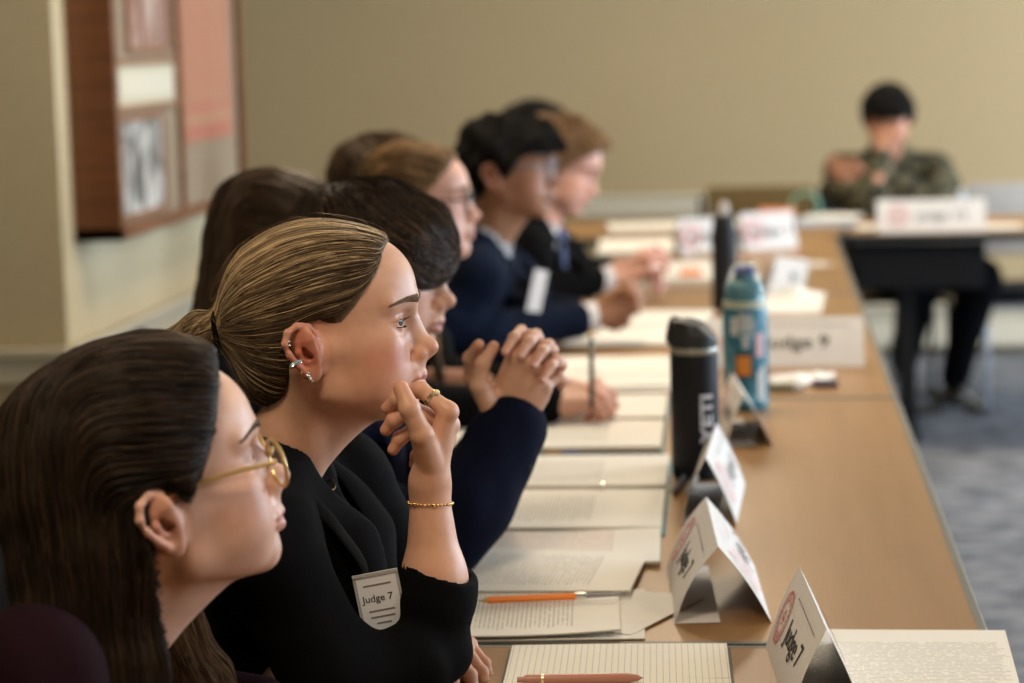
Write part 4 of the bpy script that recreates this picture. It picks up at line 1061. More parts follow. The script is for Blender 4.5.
class Garment:
    """torso and sleeves from joints in world space"""
    def __init__(s, N, P, f, w=0.17, h=0.006, bulk=1.0, drop=0.055, sleeves=(), kk=None, collar=False):
        f = unit(f); side = A([-f[1], f[0], 0]); s.f, s.side = f, side
        N = A(N, float); P = A(P, float); s.N = N
        ch = N + (P - N)*0.32 + f*0.02
        SR, SL = N - side*w - A([0,0,drop]) + f*0.0, N + side*w - A([0,0,drop])
        s.SR, s.SL = SR, SL
        pts = [N + A([0,0,0.05]), P, SR, SL] + [p for sl in sleeves for p in sl[0]]
        lo, hi = bounds(pts, 0.15); lo[2] = max(lo[2], 0.30)
        s.F = F = Field(lo, hi, h); b = bulk
        up = (N - P)/np.linalg.norm(N - P); R = np.stack([np.cross(side, up), side, up], 1)
        F.ell(N - up*0.20 + f*0.01, (0.105*b, w*0.98, 0.17), 0.03, rot=R)
        F.ell(N - up*0.36, (0.105*b, w*0.86, 0.18), 0.05, rot=R)
        F.ell(P, (0.13*b, w*0.98, 0.16), 0.06, rot=R)
        F.cap(SR, SL, 0.058*b, 0.058*b, 0.05)
        F.cap(N + up*0.0 - f*0.015, (SR + N)/2 - A([0,0,0.012]), 0.050, 0.045*b, 0.05); F.cap(N - f*0.015, (SL + N)/2 - A([0,0,0.012]), 0.050, 0.045*b, 0.05)
        if collar: F.chain([N - f*0.018 - A([0,0,0.02]), N - f*0.012 + A([0,0,0.022])], [0.080, 0.070], 0.02)
        s.sl = sleeves; s.b = b
        for i, (pts, rad) in enumerate(sleeves):
            F.chain(pts, rad, kk[i] if kk else 0.03)
    def trim(s, p, n, R=0.07, L=0.12):
        """a clean straight hem: removes what lies beyond the plane (p, n) within R of its axis"""
        p = A(p, float); n = unit(n)
        def fn(x, y, z):
            t = (x-p[0])*n[0] + (y-p[1])*n[1] + (z-p[2])*n[2]; r = np.sqrt(np.maximum((x-p[0])**2 + (y-p[1])**2 + (z-p[2])**2 - t*t, 0))
            return np.maximum(np.maximum(-t, t - L), r - R)
        s.F.cut(fn, p - R - L, p + R + L, 0.003)
    def finish(s, name, matl, parent, wr=0.0022, seed=0, vneck=None, hole=None, smooth=1, cuts=()):
        F = s.F
        wrinkle(F, wr, 42, seed)
        if vneck is not None:     # (front offset, depth, width)
            a = s.N + s.f*0.08 + A([0,0,0.05]); b = s.N + s.f*(0.11 + vneck[0]) - A([0,0,vneck[1]])
            F.cap(a, b, vneck[2], vneck[2]*0.25, 0.006, cut=True)
        for (a, b, r0, r1) in cuts: F.cap(a, b, r0, r1, 0.004, cut=True)
        if hole is not None: F.cap(hole[0], hole[1], hole[2], hole[2], 0.004, cut=True)
        V, Q = F.mesh(smooth); return make_mesh(name, V, Q, matl, parent)

def forearm_hand(elbow, wrist, H, thumb, h=0.0015, s=1.0, r_el=0.036, r_wr=0.0225, fat=1.0, start=0.0, k=0.004):
    """forearm flowing into the hand, one surface"""
    w, d, back, side, J = H
    e = A(elbow, float) + (A(wrist, float) - A(elbow, float))*start
    pts = [e, w] + [p for q in J.values() for p in q] + ([] if thumb is None else list(thumb))
    lo, hi = bounds(pts, 0.040)
    F = Field(lo, hi, h)
    F.cap(e, A(wrist, float)*0.45 + e*0.55, r_el*s, (r_el*0.78 + r_wr*0.22)*s, 0.02)
    F.cap(A(wrist, float)*0.45 + e*0.55, w, (r_el*0.78 + r_wr*0.22)*s, r_wr*s, 0.02)
    hand_field(F, H, thumb, s, k=k, fat=fat)
    return F
def hand_tone(V, base, H, s=1.0, thumb=None):
    C = np.tile(A(base, float), (len(V), 1)); red = A(base)*A([1.02,0.74,0.68])
    J = H[4]
    tips = [j[-1] for j in J.values()] + ([thumb[-1]] if thumb is not None else [])
    for p in tips: g = np.exp(-((V - A(p))**2).sum(1)/(0.013*s)**2)[:, None]; C = C*(1 - 0.6*g) + red*0.6*g
    for j in J.values():
        for p in (j[0], j[1]): g = np.exp(-((V - A(p))**2).sum(1)/(0.011*s)**2)[:, None]; C = C*(1 - 0.35*g) + red*0.35*g
    return C

def glasses(M, parent, metal, rim_r=0.0215, wire=0.0011, lens_tint=(0.9,0.9,0.92), square=1.0, arm_z=0.030, xf_=0.108, sag=0.0):
    mm = MAT[metal]
    def T(p): return A(M @ Vector(p))
    cy = 0.0315
    for s in (-1, 1):
        ring = []
        for a in np.linspace(0, 2*PI, 33)[:-1]:
            u, v = math.cos(a), math.sin(a); q = (abs(u)**square + abs(v)**square)**(-1/square) if square > 2 else 1
            ring.append(T((xf_ - 0.10*abs(u*q*rim_r*s + s*cy - 0)*0.35 - 0.002*abs(s), s*cy + u*q*rim_r*1.08, 0.022 - sag + v*q*rim_r*0.92)))
        MB().tube(ring, wire, 8, close=True).build('lens_rim', mm, parent, smooth=True)
        c = np.mean(ring, 0); bm = bmesh.new(); vs = [bm.verts.new(p) for p in ring]; cc = bm.verts.new(c)
        for i in range(len(vs)): bm.faces.new([cc, vs[i], vs[(i+1) % len(vs)]])
        bmesh.ops.solidify(bm, geom=bm.faces[:], thickness=0.001)
        mb = MB(); mb.bm.free(); mb.bm = bm; mb.build('lens', MAT['lens'], parent)
        arm = [T(p) for p in ((xf_-0.010, s*(cy+rim_r*1.06), 0.030-sag), (xf_-0.014, s*0.066, 0.031-sag), (0.05, s*0.0765, arm_z+0.001), (0.010, s*0.0795, arm_z), (-0.012, s*0.080, arm_z-0.006), (-0.022, s*0.079, arm_z-0.020))]
        MB().tube(arm, wire*1.15, 8).build('temple_arm', mm, parent, smooth=True)
        MB().tube([T((xf_-0.004, s*0.0105, 0.020-sag)), T((xf_-0.010, s*0.0125, 0.012-sag))], wire*0.8, 6).build('nose_pad', mm, parent, smooth=True)
    MB().tube([T((xf_-0.002, -0.0095, 0.026-sag)), T((xf_+0.003, 0, 0.029-sag)), T((xf_-0.002, 0.0095, 0.026-sag))], wire, 8).build('bridge', mm, parent, smooth=True)
MAT['lens'] = mat('spectacle_lens', (0.9,0.9,0.9), 0.03, Alpha=0.12)
MAT['black_frame'] = mat('black_spectacle_frame', (0.015,0.015,0.02), 0.25)
MAT['gold_frame'] = mat('gold_spectacle_frame', (0.62,0.42,0.16), 0.3, metal=0.7)

def body_mesh(parent, parts, matl='skin'):
    """parts: list of (V, F, C) joined into the person's single body mesh"""
    V, F = join_VF([(v, f) for v, f, c in parts]); C = np.concatenate([c for v, f, c in parts])
    return make_mesh('body', V, F, MAT[matl], parent, {'tone': C})
def core(N, P, f, w=0.13):
    """trunk under the clothes"""
    f = unit(f); side = A([-f[1], f[0], 0]); N = A(N, float); P = A(P, float); lo, hi = bounds([N, P, N+side*w, N-side*w], 0.12)
    F = Field(lo, hi, 0.010); F.ell(N*0.72 + P*0.28, (0.075, 0.115, 0.17), 0.03); F.ell(P, (0.09,0.12,0.13), 0.05); F.chain([N, P], [0.05,0.08], 0.04); F.cap(N-side*w-A([0,0,0.06]), N+side*w-A([0,0,0.06]), 0.035, 0.035, 0.04)
    return F.mesh(0)

def eyebrows(M, parent, F, col, n=240, sides=(-1,1), z0=0.0475, th=0.0045, rad=0.00028):
    for s in sides:
        S, D = [], []
        t = rng.uniform(0, 1, n); y = 0.011 + 0.042*t; w = th*(1 - 0.6*t)
        z = z0 + 0.0045*np.sin(t*PI*0.75) - 0.003*t + rng.uniform(-0.5, 0.5, n)*w
        x = np.full(n, 0.12); S.append(np.stack([x, s*y, z], 1)); D.append(np.stack([-0.25 + 0*t, s*(0.5 + 0.4*t), 0.65 - 0.9*t], 1))
        S = np.concatenate(S); D = np.concatenate(D)
        for _ in range(45):                       # drop on to the brow along -x
            d = F.at(S); S[:, 0] -= np.clip(d, -0.004, 0.004)*0.7
        d0, G = F.at(S, True)
        D = D - (D*G).sum(1, keepdims=True)*G; D /= np.linalg.norm(D, axis=1, keepdims=True)
        P = np.stack([S + G*0.0002 + D*L + G*0.0012*math.sin(L/0.0075*PI) for L in np.linspace(0, 0.0075, 5)], 1)
        P = xf(M, P.reshape(-1, 3)).reshape(P.shape)
        strands_mesh('eyebrow', P, np.full(len(P), rad), tones(len(P), [col], [1], 0.2), MAT['hair_matte'], parent)

def lapels(root, N, m, out=0.0, k=1.0):
    # collar and lapel as a folded band round the neck
    N = A(N, float)
    for sd in (-1, 1):
        V = []; n = 22
        path = [N + A([-0.055,sd*0.002,0.060]), N + A([-0.040,sd*0.045,0.052]), N + A([0.010,sd*0.062,0.022]), N + A([0.060,sd*0.062,-0.025]), N + A([0.100,sd*0.052,-0.090]), N + A([0.112,sd*0.032,-0.165]), N + A([0.112,sd*0.018,-0.215])]
        wid = [0.032,0.036,0.042,0.052,0.060,0.046,0.012]
        outw = [A([-1,0,-0.55]), A([-0.7,sd*0.7,-0.6]), A([0.0,sd*1,-0.55]), A([0.35,sd*0.9,-0.25]), A([0.25,sd*1,0.02]), A([0.1,sd*1,0.1]), A([0,sd*1,0.1])]
        path = [N + (q - N)*A([k + out*6*(iq > 2), k, 1]) for iq, q in enumerate(path)]
        ts = np.linspace(0, len(path)-1, n)
        ip = lambda arr: np.stack([np.interp(ts, range(len(path)), A(arr)[:, c]) for c in range(3)], 1)
        C0 = ip(path); W_ = np.interp(ts, range(len(path)), wid); O = ip([unit(o) for o in outw])
        for i in range(n):
            for jx, u in enumerate(np.linspace(0, 1, 6)): V.append(C0[i] + O[i]*W_[i]*u + A([0,0,1])*0.006*math.sin(PI*u) + A([0.010,0,0])*math.sin(PI*u)*(i/n))
        Fc = [[i*6+jx, i*6+jx+1, (i+1)*6+jx+1, (i+1)*6+jx] for i in range(n-1) for jx in range(5)]
        o = make_mesh('lapel', V, Fc, m, root); md = o.modifiers.new('s', 'SOLIDIFY'); md.thickness = 0.003; md2 = o.modifiers.new('b', 'SUBSURF'); md2.levels = md2.render_levels = 1

# ================================================================== the woman in focus: blonde ponytail, black blazer, chin on her hand
def woman_in_focus():
    root = empty('person', (0,0,0), 'woman in a black blazer with blonde ponytail resting her chin on her hand', 'person', 'people seated along the table row')
    M = frame((-0.477,2.5,1.122), yaw=math.radians(5), pitch=math.radians(0))
    N = A([-0.538,2.5,0.985])
    nl = inv_pt(M, N)
    skin = (0.68,0.385,0.265)
    F = head_field(0.00125, neck=(tuple(nl), 0.046), nose=1.0, lid=1.12)
    V, Q = F.mesh(2)
    C = skin_tone(V, skin, lips=(0.50,0.16,0.15), blush=(0.56,0.15,0.10), blush_amt=0.55, moles=[(0.095,-0.018,0.004,0.0012), (0.066,-0.050,-0.022,0.0010), (0.040,-0.064,-0.016,0.0013), (0.100,-0.017,0.013,0.0009)])
    parts = [(xf(M, V), Q, C)]
    # right forearm and hand under the chin
    EL, WR = A([-0.350,2.425,0.795]), A([-0.3555,2.432,0.976])
    s = 0.93
    J = {'index': [(-0.3296,2.415,1.0593), (-0.3606,2.42,1.0835), (-0.3865,2.432,1.0711), (-0.3995,2.437,1.0606)],
         'middle': [(-0.3313,2.432,1.0425), (-0.3696,2.432,1.059), (-0.3923,2.437,1.0476), (-0.4018,2.44,1.0363)],
         'ring': [(-0.3375,2.450,1.0252), (-0.3697,2.446,1.0375), (-0.3885,2.446,1.0257), (-0.3957,2.446,1.0137)],
         'little': [(-0.3443,2.466,1.0074), (-0.3640,2.468,1.0125), (-0.3740,2.470,1.0025), (-0.3775,2.470,0.9930)]}
    J = {k: [A(q, float) for q in v] for k, v in J.items()}
    H = (WR, unit((0.25,0.05,0.95)), unit((0.93,-0.30,-0.30)), unit((0.0,-0.75,0.60)), J)
    TH = [A([-0.3508,2.412,1.0066]), A([-0.3557,2.390,1.040]), A([-0.367,2.384,1.0685]), A([-0.3765,2.391,1.0890])]
    G = forearm_hand(EL, WR, H, TH, h=0.0013, s=s, r_el=0.038, r_wr=0.0212, fat=1.13)
    v, q = G.mesh(2); parts.append((v, q, hand_tone(v, skin, H, s, TH)))
    nails(H, TH, root, MAT['nail'], s, thumb_up=(-0.45,-1,0.15))
    # left hand resting on the table beyond the elbow
    W2 = A([-0.40,2.56,0.785])
    H2 = hand_points(W2, (0.70,-0.72,-0.05), (0.1,0.1,1), (-0.7,-0.7,0), [(0.5,0.5,0.3)]*4, s=s)
    T2 = [W2 + A([0.01,-0.03,-0.005]), W2 + A([0.020,-0.055,-0.010]), W2 + A([0.040,-0.075,-0.014]), W2 + A([0.055,-0.092,-0.018])]
    G2 = forearm_hand(A([-0.430,2.615,0.80]), W2, H2, T2, h=0.002, s=s)
    v, q = G2.mesh(1); parts.append((v, q, hand_tone(v, skin, H2, s)))
    v, q = core(N, (-0.74,2.5,0.46), (1,0,0)); parts.append((v, q, np.tile(A(skin), (len(v), 1))))
    body_mesh(root, parts)
    eyeballs(M, root, look=(-0.26,-0.04), iris=(0.13,0.16,0.12))
    eyebrows(M, root, F, (0.19,0.115,0.065), n=380, sides=(-1,1), th=0.0058)
    # lashes
    P = []
    for sd in (-1, 1):
        for t in np.linspace(-0.9, 1, 46):
            a = A([0.0912 - 0.0035*max(t,0)**2*1.2 - 0.002*abs(t), sd*(0.031 + 0.0132*t), 0.0302 - 0.0028*t*t]); dd = unit(A([1.0 - 0.4*max(t,0), sd*(0.15 + 0.55*t), 0.10]))
            P.append([a + dd*L + A([0,0,0.0022])*(L/0.008)**2 for L in np.linspace(0, 0.0072, 5)])
            if t > -0.5:
                a2 = a - A([0.0015,0,0.0088 - 0.004*t*t]); P.append([a2 + dd*L*0.5 - A([0,0,0.0010])*(L/0.008) for L in np.linspace(0, 0.007, 5)])
    P = A(P); P = xf(M, P.reshape(-1, 3)).reshape(P.shape); strands_mesh('eyelash', P, np.full(len(P), 0.00022), tones(len(P), [(0.015,0.010,0.008)], [1]), MAT['hair_matte'], root)
    # hair
    HF2 = Field((-0.21,-0.11,-0.17), (0.12,0.11,0.155), 0.002)
    HF2.ell((-0.004,0,0.048), (0.1075,0.0805,0.0885), 0)
    HF2.ell((0.045,0,0.065), (0.0575,0.060,0.0535), 0.02)
    HF2.ell((-0.045,0,-0.010), (0.052,0.058,0.066), 0.03)
    HF2.cap((-0.07,0,0.03), (-0.106,0,0.022), 0.055, 0.014, 0.035)
    zl = tab([-0.14,-0.09,-0.06,-0.040,-0.026,-0.020,0.0,0.012,0.026,0.040,0.056,0.066,0.074,0.12], [-0.088,-0.085,-0.072,-0.050,-0.012,0.030,0.036,0.030,0.030,0.046,0.070,0.090,0.112,0.16])
    hair_cut(HF2, zl, wob=0.0012)
    tail = Field(HF2.lo, HF2.lo + (HF2.n-1)*HF2.h, HF2.h); tail.v = np.full(HF2.v.shape, 0.06, np.float32)
    tail.chain([(-0.100,0,0.023), (-0.114,0,0.021), (-0.135,0.0,0.018), (-0.158,0.004,-0.005), (-0.172,0.006,-0.06), (-0.176,0.006,-0.12)], [0.014,0.0095,0.018,0.024,0.022,0.012], 0.012)
    HF2.merge(tail, 0.008)
    Vh, Qh = HF2.mesh(1)
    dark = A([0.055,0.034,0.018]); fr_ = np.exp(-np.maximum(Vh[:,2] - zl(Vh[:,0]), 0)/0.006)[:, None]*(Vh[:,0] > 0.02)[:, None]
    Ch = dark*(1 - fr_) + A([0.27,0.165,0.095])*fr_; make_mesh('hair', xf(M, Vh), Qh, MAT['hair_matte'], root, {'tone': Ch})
    tie = A([-0.110,0,0.022])
    def vel(P):
        v = tie - P; back = P[:, 0] < -0.108
        v[back] = A([-0.5,0,-0.6]); return v
    cand = np.where((Vh[:, 0] > -0.10))[0]; seeds = Vh[rng.choice(cand, 7500)]
    front = Vh[(np.abs(Vh[:,2] - zl(Vh[:,0])) < 0.009) & (Vh[:,0] > 0.005)]; seeds = np.concatenate([seeds, front[rng.choice(len(front), 5200)]])
    nst = 26; P = flow_strands(HF2, seeds, vel, 0.0058, nst, rng.uniform(0.0003, 0.0022, len(seeds)), jitter=0.06)
    # stop each strand at the band
    d = np.linalg.norm(P - tie, axis=2); i0 = np.argmax(d < 0.019, axis=1); i0 = np.where(d.min(1) < 0.019, i0, nst)
    for k in range(len(P)):
        if i0[k] < nst: P[k, i0[k]:] = P[k, i0[k]]
    keep = (d.min(1) < 0.019) | (P[:, -1, 0] < -0.04); P = P[keep]; seeds = seeds[keep]
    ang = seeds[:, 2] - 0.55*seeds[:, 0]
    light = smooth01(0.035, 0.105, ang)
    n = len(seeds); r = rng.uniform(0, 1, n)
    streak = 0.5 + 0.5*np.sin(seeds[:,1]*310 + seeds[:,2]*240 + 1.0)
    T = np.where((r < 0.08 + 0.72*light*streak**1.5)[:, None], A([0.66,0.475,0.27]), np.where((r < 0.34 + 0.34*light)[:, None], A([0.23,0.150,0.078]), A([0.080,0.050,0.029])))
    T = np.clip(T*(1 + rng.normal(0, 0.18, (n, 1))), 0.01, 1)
    Pw = xf(M, P.reshape(-1, 3)).reshape(P.shape)
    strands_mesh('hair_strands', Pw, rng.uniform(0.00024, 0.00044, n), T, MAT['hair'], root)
    # tail strands
    ct = np.where(Vh[:, 0] < -0.112)[0]; sd2 = Vh[rng.choice(ct, 1600)]
    P = flow_strands(HF2, sd2, lambda P: np.where((P[:, 0] > -0.15)[:, None], A([-0.8,0,-0.25]), A([-0.1,0,-1.0])), 0.006, 14, rng.uniform(0.0003, 0.003, len(sd2)), jitter=0.12)
    Pw = xf(M, P.reshape(-1, 3)).reshape(P.shape)
    strands_mesh('ponytail_strands', Pw, rng.uniform(0.0003, 0.0005, len(sd2)), tones(len(sd2), [(0.42,0.30,0.15), (0.17,0.11,0.055), (0.07,0.045,0.024)], [0.5,0.35,0.15]), MAT['hair'], root)
    # stray hairs round the outline
    sd3 = Vh[rng.choice(cand, 160)]; P = flow_strands(HF2, sd3, lambda P: (tie - P) + A([0,0,0.02]), 0.005, 14, rng.uniform(0.003, 0.010, len(sd3)), jitter=0.9, follow=0.6)
    Pw = xf(M, P.reshape(-1, 3)).reshape(P.shape); strands_mesh('stray_hairs', Pw, np.full(len(sd3), 0.00015), tones(len(sd3), [(0.25,0.17,0.09)], [1]), MAT['hair'], root)
    ring = [M @ Vector((-0.1140 - 0.001*math.sin(3*a), 0.0205*math.cos(a), 0.0215 + 0.0215*math.sin(a))) for a in np.linspace(0, 2*PI, 30)[:-1]]
    MB().tube(ring, 0.0062, 10, close=True).build('hair_tie', MAT['black_knit'], root, smooth=True)
    # ear jewellery
    c0 = (0.000,0.0725,0.0); tl = 0.18
    def E(u, v, w): ct, st = math.cos(tl), math.sin(tl); uu = u*ct - v*st; vv = u*st + v*ct; return M @ Vector((c0[0]+uu-w*0.45, -(c0[1]+w*0.85-uu*0.45), c0[2]+vv))
    def bead(name, p, r, m):
        bm = bmesh.new(); bmesh.ops.create_uvsphere(bm, u_segments=16, v_segments=12, radius=r)
        for v_ in bm.verts: v_.co += p
        mb = MB(); mb.bm.free(); mb.bm = bm; mb.build(name, m, root, smooth=True)
    bead('ear_stud', E(-0.0165,0.0195,0.0175), 0.0016, MAT['silver']); bead('ear_stud', E(-0.0170,0.0150,0.0175), 0.0016, MAT['silver'])
    def cuff(name, c, e1, e2, r, w, m, n=20, a0=0, a1=2*PI):
        c = Vector(c); e1 = Vector(e1); e2 = Vector(e2)
        full = abs(a1 - a0 - 2*PI) < 1e-3; an = np.linspace(a0, a1, n+1)[:-1] if full else np.linspace(a0, a1, n)
        MB().tube([c + e1*r*math.cos(a) + e2*r*math.sin(a) for a in an], w, 8, close=full).build(name, m, root, smooth=True)
    ctr = Vector(E(-0.0175,-0.007,0.0105)); e_out = (Vector(E(-0.0175,-0.007,0.02)) - ctr).normalized(); e_b = (Vector(E(-0.0275,-0.010,0.0105)) - ctr).normalized()
    up = (Vector(E(-0.0175,0.003,0.0105)) - ctr).normalized()
    cuff('ear_cuff', ctr + up*0.0022, e_out, e_b, 0.0068, 0.0011, mat('pale_blue_enamel', (0.28,0.52,0.62), 0.3, metal=0.3))
    cuff('ear_cuff', ctr, e_out, e_b, 0.0070, 0.0010, MAT['silver'])
    lob = Vector(E(-0.013,-0.0185,0.0105)); cuff('earring', lob, e_out, up, 0.0050, 0.0011, MAT['gold'])
    lob = Vector(E(-0.0055,-0.0225,0.0115)); cuff('earring', lob, e_out, up, 0.0052, 0.0021, MAT['silver']); bead('earring_pearl', Vector(E(-0.0055,-0.0215,0.0185)), 0.0030, MAT['silver'])
    # nose ring
    nr = M @ Vector((0.1055,-0.0190,-0.0135)); cuff('nose_ring', nr, (M.to_3x3() @ Vector((0.2,-1,0))).normalized(), (0,0,1), 0.0026, 0.0005, MAT['gold'])
    # bracelet of small beads, ring on the index finger
    bc = EL + (WR - EL)*0.90; ax = unit(WR - EL); e1 = unit(np.cross(ax, (0,1,0))); e2 = np.cross(ax, e1)
    bm = MB(); k = 34
    for i in range(k):
        a = 2*PI*i/k; p = bc + (e1*math.cos(a) + e2*math.sin(a))*0.0238 + ax*0.0022*math.sin(a+0.6)
        rr = 0.0015 if i % 5 else 0.0021
        r_ = bmesh.ops.create_uvsphere(bm.bm, u_segments=8, v_segments=6, radius=rr)
        for v_ in r_['verts']: v_.co += Vector(p)
    bm.build('bracelet', MAT['gold'], root, smooth=True)
    j = H[4]['index']; fa = unit(j[1] - j[0]); fc = j[0] + (j[1] - j[0])*0.60; e1 = unit(np.cross(fa, (0,1,0))); e2 = np.cross(fa, e1)
    cuff('finger_ring', fc, e1, e2, 0.0088, 0.0016, MAT['silver']); cuff('finger_ring', fc + fa*0.0022, e1, e2, 0.0088, 0.0010, MAT['gold'])
    top = e1 if (e1 @ A([0.3,-0.4,1])) > 0 else -e1; bead('ring_stone', Vector(fc + unit(top*0.8 + A([0.1,-0.5,0]))*0.0108), 0.0034, mat('pale_yellow_stone', (0.85,0.75,0.40), 0.08, spec=0.9))
    # clothing: black blazer over a black top
    P = A([-0.76,2.5,0.60])
    SRp = N - A([-0.015,0.150,0.058]); SLp = N + A([0.045,0.150,-0.045])
    ex = A([-0.352,2.426,0.80])
    slv = [([SRp, A([-0.452,2.350,0.785]), A([-0.375,2.392,0.785])], [0.060,0.047,0.040]), ([A([-0.372,2.395,0.792]), ex, A([-0.348,2.428,0.850]), A([-0.346,2.430,0.900])], [0.043,0.041,0.0400,0.0400]),
           ([SLp, A([-0.455,2.675,0.86]), A([-0.41,2.60,0.800])], [0.062,0.054,0.042])]
    g = Garment(N, P, (1,0.05,0), w=0.165, h=0.004, sleeves=slv, drop=0.05, kk=[0.025,0.010,0.03])
    g.F.ell((-0.495,2.485,0.872), (0.085,0.085,0.100), 0.03)
    g.trim((-0.350,2.429,0.888), (0.36,-0.05,0.93))
    g.F.cap(N - A([0.05,0,0.02]), N + A([-0.046,0,0.062]), 0.050, 0.036, 0.03)
    g.finish('blazer', MAT['black_cloth'], root, wr=0.0030, seed=4, vneck=(0.02,0.17,0.060), hole=(N - A([0.0,0,0.01]), N + A([0.04,0,0.12]), 0.0500), cuts=[(A([-0.350,2.427,0.84]), A([-0.352,2.429,0.95]), 0.034, 0.037)])
    g = Garment(N - A([0,0,0.012]), P, (1,0.05,0), w=0.14, h=0.006, bulk=0.88)
    g.finish('top', MAT['black_knit'], root, wr=0.001, seed=5, hole=(N - A([0.0,0,0.02]), N + A([0.06,0,0.07]), 0.054), cuts=[(N + A([0.07,0,0.03]), N + A([0.072,0,-0.045]), 0.04, 0.022)])
    trousers(P, (1,0,0), root, MAT['black_cloth'])
    lapels(root, N, MAT['black_cloth'])
    # necklace
    ch = [N + A([0.055*math.cos(a) + 0.012, 0.058*math.sin(a), 0.016 - 0.040*(0.5+0.5*math.cos(a))]) for a in np.linspace(-PI, PI, 40)]
    MB().tube(ch, 0.0009, 6).build('necklace', MAT['gold'], root, smooth=True)
    # name badge in a clear sleeve hanging at the lapel
    b = empty('name_badge', (-0.4060,2.398,0.853), 'white Judge 7 name badge in a clear sleeve on the black blazer', 'badge')
    b.rotation_euler = (math.radians(90+6), math.radians(-9), math.radians(8)); w_, h_ = 0.043, 0.070
    MB().box((-w_/2,-h_/2,-0.0008), (w_/2,h_/2,0.0008), 0.0005).build('insert', MAT['card_cool'], b)
    mb = MB()
    for a_, c_ in (((-w_/2-0.003,-h_/2-0.003,-0.001), (-w_/2,h_/2,0.0014)), ((w_/2,-h_/2-0.003,-0.001), (w_/2+0.003,h_/2,0.0014)), ((-w_/2,-h_/2-0.003,-0.001), (w_/2,-h_/2,0.0014))): mb.box(a_, c_)
    mb.build('sleeve', MAT['clear_film'], b)
    MB().box((-w_/2-0.003,h_/2+0.001,-0.001), (w_/2+0.003,h_/2+0.004,0.002)).build('sleeve_edge', MAT['silver_dull'], b)
    I = Matrix.Translation((0,0,0.0009))
    lettering('lettering', 'Judge 7', 0.0112, I @ Matrix.Translation((-0.002,0.010,0)), MAT['ink'], b, bold=0.0001)
    for yy, ww in ((0.025,0.030), (-0.004,0.028), (-0.011,0.026), (-0.018,0.016), (-0.030,0.012)):
        MB().box((-ww/2,yy-0.0010,0.0008), (ww/2,yy+0.0010,0.0010)).build('small_print', MAT['soft_and_washed_ink'], b)
    return root
MAT['card_cool'] = mat('badge_card', (0.82,0.86,0.94), 0.5)
MAT['silver_dull'] = mat('clear_edge', (0.45,0.45,0.48), 0.3)
MAT['clear_film'] = mat('clear_film', (0.75,0.77,0.80), 0.1, Alpha=0.45)
def trousers(P, f, root, matl, knees=None, feet=None, w=0.10, h=0.009, shoe=True, kz=0.50, r=(0.085,0.062,0.043)):
    """thighs and shins of someone seated, one garment, with a pair of shoes"""
    f = unit(f); side = A([-f[1], f[0], 0]); P = A(P, float)
    hips = [P - side*0.085 - A([0,0,0.05]), P + side*0.085 - A([0,0,0.05])]
    if knees is None: knees = [hips[i] + f*0.40 + side*(-1, 1)[i]*0.04 + A([0,0,kz - hips[i][2]]) for i in (0,1)]
    if feet is None: feet = [A([k[0], k[1], 0.10]) - f*0.04 for k in knees]
    knees = [A(k, float) for k in knees]; feet = [A(q, float) for q in feet]
    lo, hi = bounds(list(hips) + knees + feet, 0.12); F = Field(lo, hi, h)
    for a, k, q in zip(hips, knees, feet):
        F.cap(a, k, r[0], r[1], 0.03); F.cap(k, q, r[1], r[2], 0.03)
    F.cap(hips[0], hips[1], 0.095, 0.095, 0.03); wrinkle(F, 0.003, 30, 3)
    V, Q = F.mesh(1); make_mesh('trousers', V, Q, matl, root)
    if shoe:
        for q in feet:
            G = Field(A(q) - 0.22, A(q) + 0.22, 0.006)
            heel = q - A([0,0,0.055]) - f*0.02; toe = q + f*0.15 - A([0,0,0.068])
            G.cap(heel, q + A([0,0,0.0]), 0.038, 0.040, 0.02); G.cap(heel, toe, 0.038, 0.030, 0.02)
            zf = max(q[2] - 0.098, 0.002)
            G.mod(lambda v, x, y, z: np.maximum(v, zf - z)); V, Q = G.mesh(1); make_mesh('shoe', V, Q, MAT['shoe'], root)
MAT['shoe'] = mat('black_leather_shoe', (0.012,0.011,0.010), 0.35)

def style_strands(root, M, HF, Vh, n, vel, L, steps, cols, w, rad=(0.0006,0.0011), off=(0.0003,0.003), jit=0.25, matl='hair', name='hair_strands', sel=None):
    idx = np.arange(len(Vh)) if sel is None else np.where(sel)[0]
    sd = Vh[rng.choice(idx, n)]
    P = flow_strands(HF, sd, vel, L/steps, steps, rng.uniform(off[0], off[1], n), jitter=jit)
    Pw = xf(M, P.reshape(-1, 3)).reshape(P.shape)
    return strands_mesh(name, Pw, rng.uniform(rad[0], rad[1], n), tones(n, cols, w), MAT[matl], root)
SHORT = tab([-0.14,-0.09,-0.06,-0.040,-0.026,-0.018,0.0,0.010,0.020,0.032,0.050,0.062,0.074,0.12], [-0.075,-0.075,-0.060,-0.040,0.0,0.028,0.030,0.000,0.004,0.040,0.055,0.072,0.088,0.13])
FRINGE = tab([-0.14,-0.09,-0.06,-0.040,-0.026,-0.018,0.0,0.010,0.020,0.035,0.060,0.090,0.14], [-0.080,-0.080,-0.060,-0.040,0.0,0.020,0.022,-0.006,0.000,0.030,0.040,0.046,0.046])
